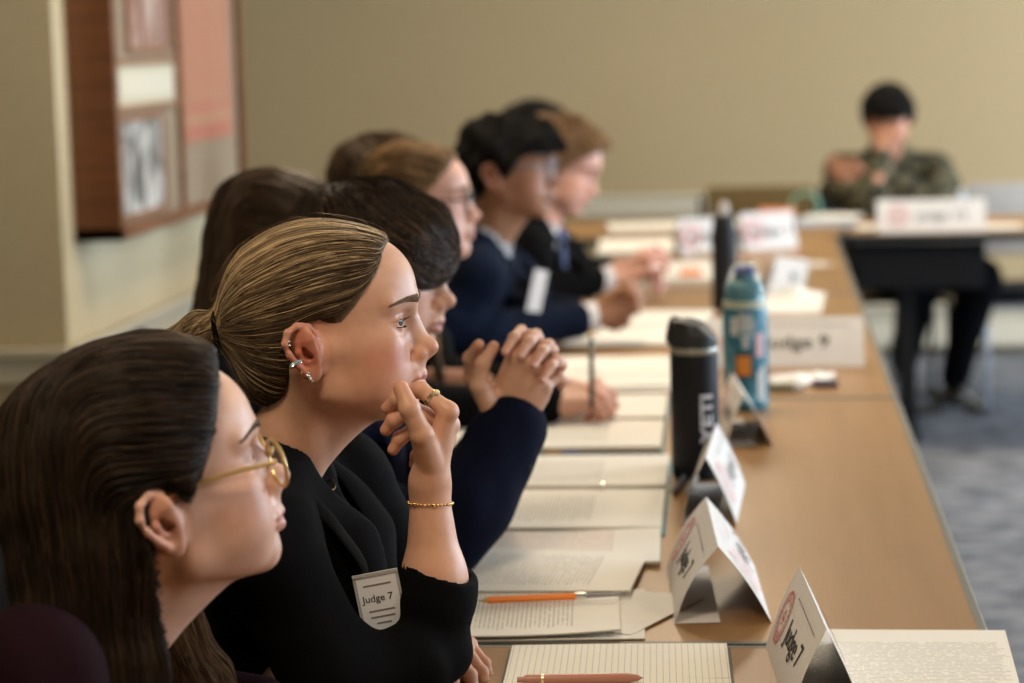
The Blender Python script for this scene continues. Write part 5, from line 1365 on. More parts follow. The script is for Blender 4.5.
def short_hair(root, M, cols, w, zl=SHORT, matl='hair', vol=0.010, front=0.0, curl=0.0, top=0.0, n=1600, h=0.0035, edge=0.003, fr=70, crown=(-0.05,0,0.13), L=0.05):
    HF = Field((-0.16,-0.13,-0.12), (0.16,0.13,0.19), h)
    HF.ell((-0.004,0,0.047+top*0.4), (0.103+vol,0.077+vol,0.086+vol*0.8+top), 0)
    HF.ell((0.045+front*0.6,0,0.066+top*0.5), (0.055+vol*0.7+front,0.058+vol,0.052+vol*0.7+top*0.6), 0.02)
    HF.ell((-0.050,0,-0.005), (0.055+vol*0.5,0.060+vol*0.4,0.060), 0.03)
    if curl: wrinkle(HF, curl, fr, 11)
    hair_cut(HF, zl, edge=edge, wob=0.002)
    V, Q = HF.mesh(1); C = tones(1, [cols[-1]], [1], 0)[0]
    make_mesh('hair', xf(M, V), Q, MAT['hair_matte'], root, {'tone': np.tile(C, (len(V), 1))})
    cr = A(crown)
    style_strands(root, M, HF, V, n, lambda P: (P - cr)*A([1,1,0.6]) + A([0.02,0,-0.01]), L, 10, cols, w, jit=0.3 + curl*60, off=(0.0005,0.004), matl=matl)
def long_hair(root, M, cols, w, n=3500, h=0.0035, back=0.03, length=0.26, lean=-0.02, width=0.075, zl=None, vol=0.012, face_open=True, rad=(0.0004,0.0008), sides_fwd=0.0):
    HF = Field((-0.20,-0.14,-length-0.06), (0.14,0.14,0.18), h)
    HF.ell((-0.006,0,0.050), (0.104+vol,0.078+vol,0.088+vol*0.8), 0)
    HF.ell((0.042,0,0.067), (0.056+vol*0.2,0.059+vol*0.6,0.053+vol*0.6), 0.02)
    HF.ell((-0.055,0,-0.02), (0.062+vol,0.076+vol*0.6,0.085), 0.03)
    HF.ell((-0.070+lean*0.4,0,-0.11), (0.050+vol,width+0.008,0.10), 0.03)
    HF.cap((-0.066,-width*0.55,-0.08), (-0.060+lean,-width*0.7,-length), 0.036, 0.018, 0.02); HF.cap((-0.066,width*0.55,-0.08), (-0.040+lean+sides_fwd,width*0.75,-length), 0.036, 0.018, 0.02)
    HF.cap((-0.075,0,-0.08), (-0.075+lean,0,-length), 0.040, 0.022, 0.02)
    wrinkle(HF, 0.004, 45, 9)
    hair_cut(HF, zl, edge=0.009, wob=0.002)
    V, Q = HF.mesh(1)
    make_mesh('hair', xf(M, V), Q, MAT['hair_matte'], root, {'tone': np.tile(A(cols[-1], float), (len(V), 1))})
    def vel(P):
        t = smooth01(0.06, -0.02, P[:, 2])[:, None]*1.0
        t = np.clip(t + smooth01(-0.02, -0.09, P[:, 0])[:, None], 0, 1)
        return (1 - t)*A([-1,0,0.25]) + t*A([-0.12,0,-1.0])
    style_strands(root, M, HF, V, n, vel, 0.11, 18, cols, w, rad=rad, off=(0.0003,0.004), jit=0.10)
    return HF, V

def nearest_woman():
    root = empty('person', (0,0,0), 'woman with long brown hair and gold round glasses nearest the camera', 'person', 'people seated along the table row')
    M = frame((-0.548,2.03,1.038), yaw=math.radians(27), pitch=math.radians(-11), s=1.02)
    N = A([-0.635,2.02,0.865]); nl = inv_pt(M, N); skin = (0.68,0.41,0.30)
    F = head_field(0.0016, neck=(tuple(nl), 0.050), chubby=0.003, lid=0.9)
    V, Q = F.mesh(2); C = skin_tone(V, skin, lips=(0.55,0.22,0.19), blush_amt=0.3, moles=[(0.030,-0.055,-0.060,0.0013), (0.012,-0.055,-0.075,0.0013)])
    parts = [(xf(M, V), Q, C)]
    P = A([-0.84,2.02,0.58])
    v, q = core(N - A([0,0,0.03]), P, (1,0,0)); parts.append((v, q, np.tile(A(skin), (len(v), 1))))
    W1, E1 = A([-0.36,2.02,0.785]), A([-0.52,1.84,0.79]); H = hand_points(W1, (0.6,0.8,0), (0,0,1), (-0.8,0.6,0), [(0.3,0.4,0.2)]*4, s=0.93)
    T1 = [W1 + A([-0.02,0.02,-0.005]), W1 + A([-0.02,0.05,-0.010]), W1 + A([-0.005,0.075,-0.014]), W1 + A([0.01,0.095,-0.018])]
    G = forearm_hand(E1, W1, H, T1, h=0.003, s=0.93); v, q = G.mesh(1); parts.append((v, q, hand_tone(v, skin, H, 0.93)))
    body_mesh(root, parts)
    eyeballs(M, root, iris=(0.15,0.10,0.06)); eyebrows(M, root, F, (0.10,0.06,0.035), n=200)
    zl = tab([-0.20,-0.06,-0.040,-0.026,-0.018,0.0,0.008,0.018,0.028,0.040,0.052,0.062,0.070,0.11], [-0.5,-0.5,-0.25,0.0,0.028,0.034,0.024,0.016,0.028,0.044,0.062,0.082,0.100,0.15])
    long_hair(root, M, [(0.070,0.042,0.024), (0.030,0.018,0.011), (0.015,0.010,0.007)], [0.22,0.4,0.38], n=11000, h=0.0028, length=0.30, zl=zl, vol=0.019, rad=(0.0003,0.0006), lean=-0.03, width=0.070)
    # the lock falling in front of the far shoulder
    LF = Field((-0.08,0.0,-0.32), (0.10,0.14,0.02), 0.003); LF.chain([(-0.010,0.080,-0.03), (-0.002,0.074,-0.11), (0.012,0.062,-0.18), (0.020,0.060,-0.28)], [0.016,0.024,0.028,0.016], 0.01); wrinkle(LF, 0.004, 60, 2)
    v, q = LF.mesh(1); make_mesh('hair_lock', xf(M, v), q, MAT['hair_matte'], root, {'tone': np.tile(A([0.06,0.035,0.02]), (len(v), 1))})
    style_strands(root, M, LF, v, 1500, lambda P: A([0.15,-0.05,-1.0]) + 0*P, 0.09, 12, [(0.22,0.14,0.075), (0.12,0.07,0.036)], [0.5,0.5], rad=(0.0004,0.0008), jit=0.2, name='hair_lock_strands')
    glasses(M, root, 'gold_frame', rim_r=0.0235, wire=0.0019, xf_=0.112, sag=0.008, arm_z=0.026)
    SR, SL = A([-0.615,1.855,0.918]), N + A([0,0.16,-0.05])
    g = Garment(N, P, (1,0,0), w=0.165, h=0.005, collar=True, sleeves=[([N + A([-0.03,-0.07,0.0]), SR], [0.045,0.062]), ([SR, A([-0.66,1.81,0.80]), A([-0.56,1.86,0.80]), A([-0.40,1.97,0.795])], [0.062,0.052,0.046,0.038]), ([SL, A([-0.66,2.20,0.81]), A([-0.50,2.20,0.795])], [0.060,0.050,0.040])])
    g.finish('blouse', MAT['maroon_cloth'], root, wr=0.003, seed=8, vneck=(0.02,0.10,0.045), hole=(N - A([0,0,0.01]), N + A([0.03,0,0.09]), 0.054))
    trousers(P, (1,0,0), root, MAT['black_cloth'])

def simple_person(label, loc, yaw, pitch, skin, N, P, cloth, hair, f=(1,0,0), glasses_kind=None, hands=(), sleeves=(), w=0.18, shirt=None, vneck=None, scale=1.0, brow=(0.03,0.02,0.015), res=0.0028, beard=0.0, bulk=1.0, trous='black_cloth', garment='jacket', lips=(0.42,0.17,0.14), group='people seated along the table row', lap=False, leg_kw=None, lid=0.9):
    root = empty('person', (0,0,0), label, 'person', group)
    M = frame(loc, yaw=math.radians(yaw), pitch=math.radians(pitch), s=scale); N = A(N, float); P = A(P, float)
    F = head_field(res, neck=(tuple(inv_pt(M, N)), 0.056), male=True, lid=lid); V, Q = F.mesh(1)
    parts = [(xf(M, V), Q, skin_tone(V, skin, lips=lips, blush_amt=0.25, beard=beard))]
    v, q = core(N - A([0,0,0.03]), P, f); parts.append((v, q, np.tile(A(skin), (len(v), 1))))
    for (E, W, H, TH, hs) in hands:
        G = forearm_hand(E, W, H, TH, h=0.0022, s=hs); v, q = G.mesh(1); parts.append((v, q, hand_tone(v, skin, H, hs, TH)))
    body_mesh(root, parts, 'skin_soft')
    eyeballs(M, root, iris=(0.08,0.05,0.03)); eyebrows(M, root, F, brow, n=130, th=0.006, rad=0.0006)
    hair(root, M)
    if glasses_kind: glasses(M, root, glasses_kind, rim_r=0.0225, wire=0.0016, square=3.0)
    g = Garment(N, P, f, w=w, h=0.007, sleeves=sleeves, bulk=bulk, collar=True)
    g.finish(garment, MAT[cloth], root, wr=0.003, seed=int(abs(loc[1])*10), vneck=vneck, hole=(N - A([0,0,0.01]), N + A([0.02*f[0],0.02*f[1],0.09]), 0.060))
    if lap: lapels(root, N, MAT[cloth], out=0.02, k=1.08)
    if shirt:
        g2 = Garment(N - A([0,0,0.006]), P, f, w=w*0.84, h=0.007, bulk=bulk*0.88)
        fu = unit(f)
        g2.F.chain([N + A([0,0,-0.01]), N + A([0,0,0.028]) + fu*0.006], [0.066,0.062], 0.01)
        g2.finish('shirt', MAT[shirt], root, wr=0.001, seed=3, hole=(N - A([0,0,0.03]), N + A([0,0,0.12]) + fu*0.03, 0.055))
    trousers(P, f, root, MAT[trous], **(leg_kw or {}))
    return root, M
fist = [(1.2,1.4,0.7), (1.3,1.4,0.7), (1.35,1.4,0.7), (1.4,1.4,0.7)]
def cuffring(root, p, ax, r, m, L=0.03, name='shirt_cuff'):
    ax = Vector(ax).normalized(); M = Matrix.Translation(Vector(p)) @ ax.to_track_quat('Z','Y').to_matrix().to_4x4()
    MB().lathe([(r*0.93,-L/2), (r,-L/2), (r*0.98,0), (r,L/2), (r*0.9,L/2), (r*0.9,-L/2)], 28).build(name, m, root, smooth=True, M=M)

def clasped_hands_person():
    skin = (0.66,0.40,0.28)
    W = A([-0.342,3.052,0.935]); E = A([-0.400,2.965,0.80])
    J = {'index': [(-0.321,3.035,1.031), (-0.306,3.060,1.057), (-0.298,3.085,1.050), (-0.300,3.100,1.036)],
         'middle': [(-0.305,3.037,1.022), (-0.286,3.062,1.042), (-0.279,3.087,1.034), (-0.284,3.102,1.020)],
         'ring': [(-0.294,3.044,1.006), (-0.273,3.066,1.022), (-0.267,3.090,1.013), (-0.273,3.104,1.000)],
         'little': [(-0.288,3.052,0.988), (-0.270,3.072,1.000), (-0.265,3.092,0.992), (-0.270,3.104,0.981)]}
    J = {k: [A(q) for q in v] for k, v in J.items()}
    H = (W, unit((0.5,0,0.86)), unit((0.15,-0.95,0.2)), unit((-0.85,0.1,0.5)), J)
    TH = [A([-0.358,3.035,0.962]), A([-0.3715,3.025,0.995]), A([-0.3665,3.025,1.024]), A([-0.352,3.033,1.046])]
    W2 = A([-0.352,3.125,0.935]); E2 = A([-0.42,3.33,0.80])
    t = [(-0.3313,1.0490), (-0.3115,1.0435), (-0.2945,1.0305), (-0.2830,1.0105)]; bs = [(-0.330,1.030), (-0.316,1.020), (-0.305,1.004), (-0.300,0.986)]
    J2 = {}
    for n, (tx, tz), (bx, bz) in zip(('index','middle','ring','little'), t, bs):
        J2[n] = [A([bx,3.105,bz]), A([tx+0.012,3.075,tz+0.012]), A([tx+0.006,3.040,tz+0.008]), A([tx-0.004,3.021,tz-0.008])]
    H2 = (W2, unit((0.4,-0.1,0.9)), unit((0,0.95,0.2)), unit((-0.85,0,0.5)), J2)
    TH2 = [A([-0.372,3.105,0.965]), A([-0.388,3.085,0.998]), A([-0.388,3.068,1.026]), A([-0.374,3.050,1.046])]
    N = A([-0.655,3.2,0.965]); P = A([-0.85,3.2,0.58])
    sl = [([N + A([0.02,-0.17,-0.05]), A([-0.56,2.99,0.84]), A([-0.425,2.955,0.803])], [0.064,0.058,0.052]), ([A([-0.425,2.955,0.803]), A([-0.385,2.975,0.845]), A([-0.334,3.050,0.935])], [0.052,0.052,0.051]),
          ([N + A([0,0.17,-0.05]), A([-0.60,3.44,0.84]), A([-0.43,3.33,0.80]), A([-0.365,3.16,0.90])], [0.064,0.056,0.050,0.042])]
    cols = [(0.11,0.066,0.038), (0.045,0.027,0.017), (0.022,0.014,0.009)]
    def hair(root, M): short_hair(root, M, cols, [0.15,0.4,0.45], zl=tab([-0.14,-0.09,-0.06,-0.035,0.0,0.010,0.030,0.045,0.065,0.10,0.15], [-0.080,-0.080,-0.060,-0.030,-0.010,-0.020,-0.022,-0.004,0.004,0.020,0.03]), vol=0.015, front=0.005, top=0.006, curl=0.003, n=4200, h=0.0028, L=0.075, fr=60)
    root, M = simple_person('dark haired person in a navy jacket with hands clasped above the table', (-0.545,3.2,1.112), -4, 8, (0.64,0.37,0.265), N, P, 'navy_cloth', hair,
        hands=[(E, W, H, TH, 0.98), (E2, W2, H2, TH2, 0.98)], sleeves=sl, res=0.002, vneck=(0.02,0.16,0.050), shirt='white_cloth', lap=True)
    nails(H2, None, root, MAT['nail'], 0.98)
    for k in range(3):
        MB().lathe([(0,0), (0.0065,0), (0.007,0.002), (0.005,0.0035), (0,0.003)], 16, c=(0,0,0)).build('cuff_button', MAT['black_plastic'], root, smooth=True, M=Matrix.Translation((-0.309-0.013*k,3.004-0.006*k,0.888-0.027*k)) @ Matrix.Rotation(math.radians(80), 4, 'X') @ Matrix.Rotation(math.radians(30), 4, 'Y'))

def pen_hand_woman():
    skin = (0.64,0.36,0.27)
    W = A([-0.372,4.105,0.800]); E = A([-0.60,4.09,0.80])
    H = hand_points(W, (0.93,0.05,0.22), (0.10,-0.45,0.9), (-0.2,0.85,0.45), [(0.95,1.1,0.5), (1.15,1.2,0.6), (1.25,1.3,0.6), (1.3,1.3,0.6)], s=0.95)
    TH = [W + A([0.025,0.022,0.010]), W + A([0.050,0.020,0.022]), W + A([0.075,-0.002,0.020]), W + A([0.090,-0.018,0.012])]
    W2 = A([-0.42,4.22,0.81]); E2 = A([-0.62,4.34,0.80]); H2 = hand_points(W2, (0.95,-0.25,0.12), (0,0.2,1), (0.2,-0.9,0), [(0.6,0.8,0.4)]*4, s=0.93)
    TH2 = [W2 + A([0.02,-0.02,-0.004]), W2 + A([0.05,-0.035,-0.008]), W2 + A([0.07,-0.04,-0.010]), W2 + A([0.09,-0.045,-0.014])]
    N = A([-0.735,4.35,0.965]); P = A([-0.90,4.35,0.58])
    sl = [([N + A([0.0,-0.165,-0.05]), A([-0.72,4.14,0.82]), A([-0.60,4.07,0.800])], [0.058,0.050,0.046]), ([A([-0.60,4.07,0.800]), A([-0.385,4.10,0.800])], [0.046,0.037]),
          ([N + A([0,0.165,-0.05]), A([-0.72,4.50,0.82]), A([-0.62,4.42,0.80]), A([-0.44,4.23,0.81])], [0.058,0.050,0.045,0.036])]
    cols = [(0.42,0.26,0.12), (0.22,0.125,0.058), (0.12,0.07,0.035)]
    zl = tab([-0.20,-0.06,-0.040,-0.026,-0.018,0.0,0.012,0.026,0.040,0.056,0.070,0.080,0.12], [-0.5,-0.5,-0.25,0.0,0.028,0.034,0.024,0.028,0.040,0.060,0.080,0.104,0.15])
    def hair(root, M):
        long_hair(root, M, cols, [0.4,0.35,0.25], n=3000, zl=zl, vol=0.004, length=0.20, rad=(0.0006,0.0010), h=0.0035)
        LF = Field((-0.05,-0.12,-0.34), (0.12,-0.01,0.02), 0.004); LF.chain([(-0.015,-0.078,-0.03), (0.0,-0.070,-0.12), (0.02,-0.055,-0.20), (0.035,-0.05,-0.31)], [0.012,0.017,0.017,0.007], 0.01); wrinkle(LF, 0.003, 80, 2)
        v, q = LF.mesh(1); make_mesh('hair_lock', xf(M, v), q, MAT['hair_matte'], root, {'tone': np.tile(A([0.20,0.125,0.06]), (len(v), 1))})
        style_strands(root, M, LF, v, 700, lambda P: A([0.12,0.05,-1.0]) + 0*P, 0.10, 10, cols, [0.5,0.35,0.15], rad=(0.0006,0.0010), jit=0.25, name='hair_lock_strands')
    simple_person('fair haired woman in a black jacket and dark glasses writing with a pen', (-0.643,4.35,1.124), 0, -1, skin, N, P, 'black_cloth', hair, glasses_kind='black_frame', hands=[(E, W, H, TH, 0.95), (E2, W2, H2, TH2, 0.93)], sleeves=sl, brow=(0.2,0.13,0.07), w=0.17, scale=0.96, vneck=(0.02,0.16,0.050), shirt='black_knit', lap=True)
    r_ = pen((-0.3005,4.098,0.925), (-0.3005,4.070,0.790), 0.0045, 'black pen with a gold end held upright in the writing hand', (0.012,0.012,0.014), (0.75,0.58,0.28))
    bm = bmesh.new(); bmesh.ops.create_uvsphere(bm, u_segments=16, v_segments=12, radius=0.0052); mb = MB(); mb.bm.free(); mb.bm = bm; mb.build('end_cap', MAT['gold'], r_, smooth=True)

def back_row_women():
    cols = [(0.135,0.082,0.046), (0.075,0.045,0.026), (0.035,0.021,0.013)]
    zl = tab([-0.2,-0.02,0.0,0.02,0.05,0.07,0.085,0.12], [-0.6,-0.5,-0.3,-0.02,0.03,0.07,0.10,0.15])
    N = A([-0.865,3.8,0.945]); P = A([-1.00,3.8,0.58])
    sl = [([N + A([0,-0.16,-0.05]), A([-0.90,3.60,0.76]), A([-0.72,3.66,0.66])], [0.056,0.048,0.040]), ([N + A([0,0.16,-0.05]), A([-0.90,4.0,0.76]), A([-0.72,3.92,0.66])], [0.056,0.048,0.040])]
    simple_person('long brown haired woman behind, mostly hidden left of the dark haired person', (-0.795,3.8,1.094), 6, 6, (0.6,0.36,0.26), N, P, 'black_knit', lambda r, M: long_hair(r, M, cols, [0.35,0.4,0.25], n=3500, zl=zl, vol=0.014, length=0.30, rad=(0.0006,0.0011), width=0.070, lean=-0.020), sleeves=sl, w=0.165, garment='sweater')
    cols = [(0.17,0.105,0.055), (0.080,0.050,0.028), (0.045,0.028,0.017)]
    N = A([-0.865,4.78,0.965]); P = A([-1.05,4.78,0.58])
    sl = [([N + A([0,-0.16,-0.05]), A([-0.92,4.60,0.78]), A([-0.80,4.64,0.66])], [0.058,0.050,0.042]), ([N + A([0,0.16,-0.05]), A([-0.92,4.96,0.78]), A([-0.80,4.90,0.66])], [0.058,0.050,0.042])]
    simple_person('brown haired person half hidden behind the fair haired woman', (-0.775,4.78,1.122), 4, 4, (0.6,0.36,0.26), N, P, 'black_cloth', lambda r, M: short_hair(r, M, cols, [0.35,0.35,0.3], vol=0.014, curl=0.003, n=1500, L=0.06), sleeves=sl)

def far_row():
    # navy suit, black curls, glasses
    skin = (0.30,0.145,0.080)
    W = A([-0.362,5.195,0.828]); E = A([-0.60,5.06,0.80]); H = hand_points(W, (0.85,0.10,0.50), (0.35,-0.75,0.5), (-0.3,0.5,0.75), fist, s=1.0)
    TH = [W + A([0.015,0.0,0.024]), W + A([0.040,0.0,0.045]), W + A([0.066,-0.018,0.055]), W + A([0.082,-0.030,0.045])]
    W2 = A([-0.40,5.28,0.82]); E2 = A([-0.62,5.40,0.80]); H2 = hand_points(W2, (0.95,-0.2,0.25), (0.1,0.7,0.7), (0,-0.7,0.7), fist, s=1.0)
    TH2 = [W2 + A([0.02,-0.01,0.02]), W2 + A([0.05,-0.01,0.03]), W2 + A([0.075,-0.005,0.032]), W2 + A([0.09,0,0.02])]
    N = A([-0.622,5.2,0.985]); P = A([-0.84,5.2,0.58])
    sl = [([N + A([0,-0.18,-0.05]), A([-0.70,4.99,0.84]), A([-0.61,5.04,0.803])], [0.068,0.062,0.056]), ([A([-0.61,5.04,0.803]), A([-0.415,5.165,0.818])], [0.055,0.042]),
          ([N + A([0,0.18,-0.05]), A([-0.70,5.42,0.84]), A([-0.62,5.42,0.80]), A([-0.43,5.29,0.82])], [0.068,0.060,0.052,0.042])]
    black = [(0.020,0.016,0.014), (0.010,0.009,0.009), (0.006,0.006,0.006)]
    root, M = simple_person('man in a navy suit with thick black curly hair and glasses', (-0.566,5.2,1.142), -6, 3, skin, N, P, 'navy_suit',
        lambda r, M: short_hair(r, M, black, [0.3,0.3,0.4], zl=tab([-0.16,-0.09,-0.06,-0.036,-0.02,0.0,0.012,0.024,0.045,0.07,0.12], [-0.07,-0.07,-0.055,-0.035,0.015,0.022,0.004,0.012,0.050,0.060,0.066]), vol=0.017, front=0.010, top=-0.002, curl=0.006, n=2200, fr=85, L=0.03, matl='hair_matte'),
        glasses_kind='blue_frame', hands=[(E, W, H, TH, 1.0), (E2, W2, H2, TH2, 1.0)], sleeves=sl, lap=True, shirt='grey_shirt', vneck=(0.03,0.20,0.055), lips=(0.20,0.09,0.07), brow=(0.01,0.01,0.01))
    cuffring(root, (-0.392,5.178,0.822), (0.9,0.3,0.1), 0.036, MAT['white_cloth'], 0.05)
    b = tag(MB().box((-0.016,-0.001,-0.048), (0.016,0.001,0.048), 0.0005).build('name_badge', MAT['card_cool']), 'white name badge hanging on the navy suited man', 'badge')
    b.location = (-0.490,5.085,0.895); b.rotation_euler = (0, math.radians(14), math.radians(22))
    # sandy haired man looking down
    skin = (0.68,0.38,0.30)
    W = A([-0.372,6.09,0.820]); E = A([-0.60,5.98,0.80]); H = hand_points(W, (0.82,0.1,0.5), (0.2,-0.6,0.75), (-0.4,0.6,0.6), [(0.5,0.7,0.4), (0.6,0.8,0.4), (0.7,0.9,0.4), (0.8,0.9,0.4)], s=1.0)
    TH = [W + A([0.02,0.0,0.024]), W + A([0.045,0.0,0.040]), W + A([0.070,-0.015,0.050]), W + A([0.088,-0.025,0.050])]
    W2 = A([-0.39,6.22,0.82]); E2 = A([-0.60,6.34,0.80]); H2 = hand_points(W2, (0.95,-0.25,0.1), (0.1,0.6,0.8), (0,-0.7,0.6), [(0.6,0.7,0.4)]*4, s=1.0)
    TH2 = [W2 + A([0.02,-0.01,0.02]), W2 + A([0.05,-0.02,0.02]), W2 + A([0.075,-0.025,0.015]), W2 + A([0.09,-0.03,0.01])]
    N = A([-0.590,6.1,0.955]); P = A([-0.85,6.1,0.58])
    sl = [([N + A([0,-0.18,-0.05]), A([-0.66,5.90,0.84]), A([-0.60,5.96,0.803])], [0.066,0.060,0.054]), ([A([-0.60,5.96,0.803]), A([-0.44,6.055,0.812])], [0.053,0.042]),
          ([N + A([0,0.18,-0.05]), A([-0.66,6.31,0.84]), A([-0.60,6.34,0.80]), A([-0.42,6.23,0.82])], [0.066,0.058,0.052,0.042])]
    sandy = [(0.36,0.22,0.11), (0.20,0.12,0.06), (0.11,0.065,0.035)]
    root, M = simple_person('sandy haired man in a dark suit and blue tie looking down at papers', (-0.532,6.1,1.098), -8, 24, skin, N, P, 'black_cloth',
        lambda r, M: short_hair(r, M, sandy, [0.35,0.4,0.25], vol=0.016, front=0.012, top=0.010, curl=0.004, n=1700, L=0.05), hands=[(E, W, H, TH, 1.0), (E2, W2, H2, TH2, 1.0)], sleeves=sl, lap=True, shirt='white_cloth', vneck=(0.03,0.22,0.062), brow=(0.2,0.12,0.06))
    cuffring(root, (-0.415,6.068,0.815), (0.9,0.3,0.1), 0.036, MAT['white_cloth'], 0.06)
    TF = Field((-0.60,6.04,0.66), (-0.42,6.16,1.02), 0.004); TF.cap((-0.525,6.1,0.935), (-0.518,6.1,0.925), 0.018, 0.014, 0.008); TF.cap((-0.517,6.1,0.91), (-0.515,6.1,0.74), 0.017, 0.034, 0.01, flat=(A([1.0,0,0]), 0.35))
    v, q = TF.mesh(1); make_mesh('necktie', v, q, mat('blue_tie', (0.03,0.05,0.16), 0.5), root)
    # one more dark head behind
    N = A([-0.765,6.95,0.955]); P = A([-0.92,6.95,0.58])
    sl = [([N + A([0,-0.18,-0.05]), A([-0.76,6.75,0.80]), A([-0.58,6.80,0.79])], [0.062,0.054,0.045]), ([N + A([0,0.18,-0.05]), A([-0.76,7.15,0.80]), A([-0.58,7.10,0.79])], [0.062,0.054,0.045])]
    simple_person('black haired person in dark clothes hidden behind the two suited men', (-0.672,6.95,1.122), 0, 4, (0.50,0.29,0.2), N, P, 'black_cloth', lambda r, M: short_hair(r, M, black, [0.3,0.3,0.4], vol=0.014, n=800), sleeves=sl)

def far_boy():
    skin = (0.44,0.22,0.14); f = (0,-1,0)
    N = A([0.492,9.07,0.965]); P = A([0.50,9.18,0.58])
    # his right hand (image left) covers the face, elbow on the table
    W = A([0.455,8.885,0.995]); E = A([0.425,8.78,0.805]); H = hand_points(W, (0.28,0.10,0.90), (-0.25,-0.95,0.1), (0.95,-0.2,-0.2), [(0.35,0.35,0.2), (0.3,0.3,0.2), (0.35,0.35,0.2), (0.4,0.4,0.3)], s=1.0)
    TH = [W + A([0.018,-0.006,0.020]), W + A([0.040,-0.010,0.045]), W + A([0.056,-0.006,0.070]), W + A([0.064,0.0,0.092])]
    W2 = A([0.405,8.86,0.895]); E2 = A([0.66,8.86,0.81]); H2 = hand_points(W2, (-0.92,-0.1,0.33), (-0.1,-0.95,0.1), (0.3,0,0.9), [(0.4,0.6,0.3)]*4, s=1.0)
    TH2 = [W2 + A([-0.01,-0.02,0.02]), W2 + A([-0.03,-0.03,0.04]), W2 + A([-0.05,-0.03,0.058]), W2 + A([-0.07,-0.02,0.068])]
    sl = [([N + A([-0.175,0,-0.055]), A([0.30,8.93,0.86]), A([0.415,8.80,0.805])], [0.066,0.058,0.054]), ([A([0.415,8.80,0.805]), A([0.452,8.875,0.965])], [0.054,0.042]),
          ([N + A([0.175,0,-0.055]), A([0.695,8.99,0.86]), A([0.665,8.87,0.812])], [0.066,0.060,0.056]), ([A([0.665,8.87,0.812]), A([0.54,8.85,0.855]), A([0.415,8.86,0.892])], [0.055,0.050,0.044])]
    black = [(0.022,0.018,0.016), (0.010,0.009,0.009), (0.006,0.006,0.006)]
    simple_person('boy in a dark olive jacket covering his face with one hand', (0.488,9.0,1.095), -93, 12, skin, N, P, 'olive_cloth',
        lambda r, M: short_hair(r, M, black, [0.3,0.3,0.4], zl=FRINGE, vol=0.020, front=0.004, top=0.004, curl=0.004, n=1500, matl='hair_matte', L=0.06), f=f, hands=[(E, W, H, TH, 1.0), (E2, W2, H2, TH2, 1.0)], sleeves=sl, w=0.185, brow=(0.01,0.01,0.01), group=None, trous='dark_trousers',
        leg_kw=dict(knees=[A([0.585,8.72,0.50]), A([0.800,8.64,0.53])], feet=[A([0.56,9.25,0.14]), A([0.735,8.97,0.12])], r=(0.085,0.078,0.056)))
MAT['grey_shirt'] = cloth_mat('grey_shirting', (0.42,0.42,0.44), 0.8)
MAT['blue_frame'] = mat('grey_blue_frame', (0.20,0.24,0.34), 0.3)
MAT['dark_trousers'] = cloth_mat('black_trousers', (0.007,0.007,0.009), 0.85, sheen=0.0)
m = MAT['olive_cloth'] = cloth_mat('olive_check', (0.060,0.058,0.036), 0.9); t = NT(m)
c = t.coords((1,1,1)); n = t.n('ShaderNodeTexNoise', Scale=28.0, Detail=3.0); t.l(c, n.inputs['Vector']); rp = t.ramp(n.outputs['Fac'], [(0.42,(0.018,0.018,0.013)), (0.50,(0.055,0.052,0.034)), (0.60,(0.110,0.105,0.070))]); t.l(rp.outputs[0], t.b.inputs['Base Color'])
woman_in_focus()
nearest_woman()
clasped_hands_person()
pen_hand_woman()
back_row_women()
far_row()
far_boy()

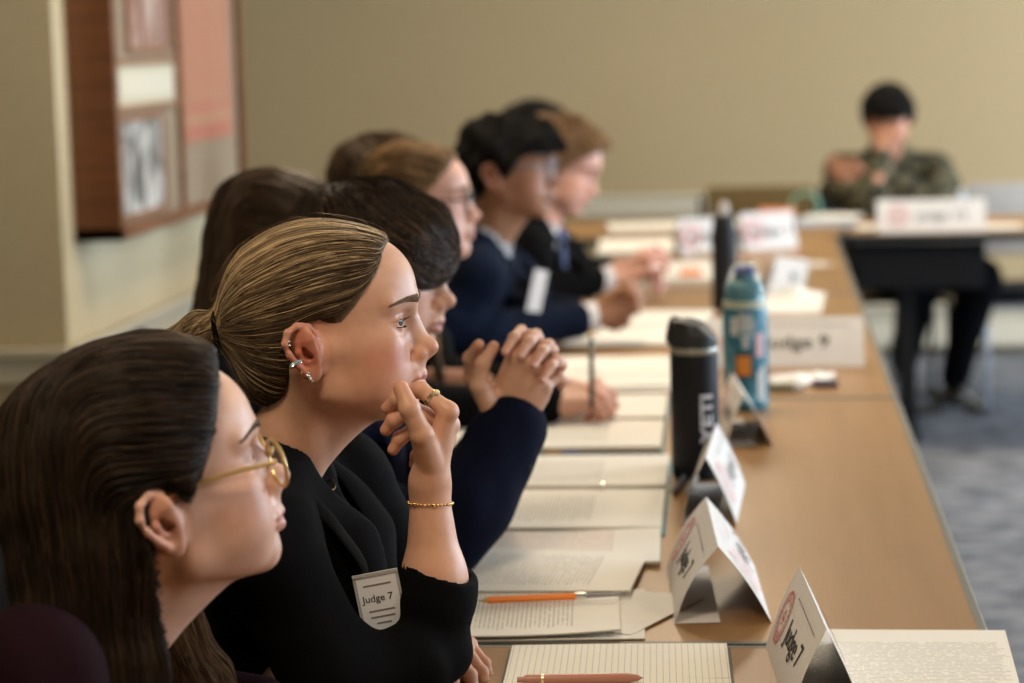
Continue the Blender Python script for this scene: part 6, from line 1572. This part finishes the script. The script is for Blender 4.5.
# ------------------------------------------------------------------ chairs
def make_chair(loc, rz, label, seat_m, back_m, frame_m, group='stacking chairs at the tables', sled=True):
    root = empty('meeting_chair', loc, label, 'chair', group, rz)      # faces local +x
    MB().box((-0.22,-0.225,0.415), (0.22,0.225,0.462), 0.018).build('seat', seat_m, root, smooth=True)
    MB().box((-0.262,-0.215,0.56), (-0.228,0.215,0.84), 0.014, rot=Matrix.Rotation(math.radians(-8), 3, 'Y'), piv=(-0.24,0,0.5)).build('backrest', back_m, root, smooth=True)
    for s in (-1, 1):
        y = s*0.235
        MB().tube([(-0.275,y,0.80), (-0.245,y,0.52), (-0.225,y,0.43), (-0.235,y,0.25), (-0.265,y,0.030), (-0.25,y,0.0125), (0.20,y,0.0125), (0.235,y,0.030), (0.225,y,0.22), (0.20,y,0.41), (0.10,y,0.425), (-0.18,y,0.425)], 0.0115, 10).build('sled_leg', frame_m, root, smooth=True)
    MB().tube([(0.18,-0.235,0.405), (0.18,0.235,0.405)], 0.009, 8).build('cross_bar', frame_m, root, smooth=True)
    return root
MAT['olive_fabric'] = cloth_mat('olive_upholstery', (0.155,0.115,0.055), 0.9)
MAT['tan_fabric'] = cloth_mat('tan_upholstery', (0.22,0.17,0.10), 0.9)
MAT['grey_mesh'] = cloth_mat('grey_upholstery', (0.34,0.34,0.34), 0.9)
MAT['dark_fabric'] = cloth_mat('dark_upholstery', (0.016,0.017,0.02), 0.9)
make_chair((0.00,9.12,0), math.radians(-90), 'empty olive backed chair behind the head table left of the boy', MAT['olive_fabric'], MAT['olive_fabric'], MAT['dark_metal'])
make_chair((0.47,9.22,0), math.radians(-86), 'tan seated dark framed chair the boy sits on', MAT['tan_fabric'], MAT['dark_fabric'], MAT['dark_metal'])
make_chair((1.05,9.05,0), math.radians(-84), 'empty chair with grey back and steel sled legs at the right edge', MAT['dark_fabric'], MAT['grey_mesh'], MAT['steel'])
seats = [(-0.84,2.02,'nearest woman with gold glasses'), (-0.76,2.5,'blonde woman in the black blazer'), (-0.85,3.2,'person with clasped hands'), (-0.90,4.35,'fair haired woman with the pen'), (-0.84,5.2,'man in the navy suit'), (-0.85,6.1,'sandy haired man'), (-0.92,6.95,'person hidden behind the two suited men'), (-1.00,3.8,'long brown haired woman behind'), (-1.05,4.78,'brown haired person in the second row')]
proto = None
for (x, y, who) in seats:
    lab = 'dark upholstered chair under the ' + who
    if proto is None: proto = make_chair((x-0.02,y,0), 0, lab, MAT['dark_fabric'], MAT['dark_fabric'], MAT['steel'])
    else:
        c = proto.copy(); COL.objects.link(c); c.location = (x-0.02,y,0); c['label'] = lab
        for ch in proto.children: d = ch.copy(); COL.objects.link(d); d.parent = c
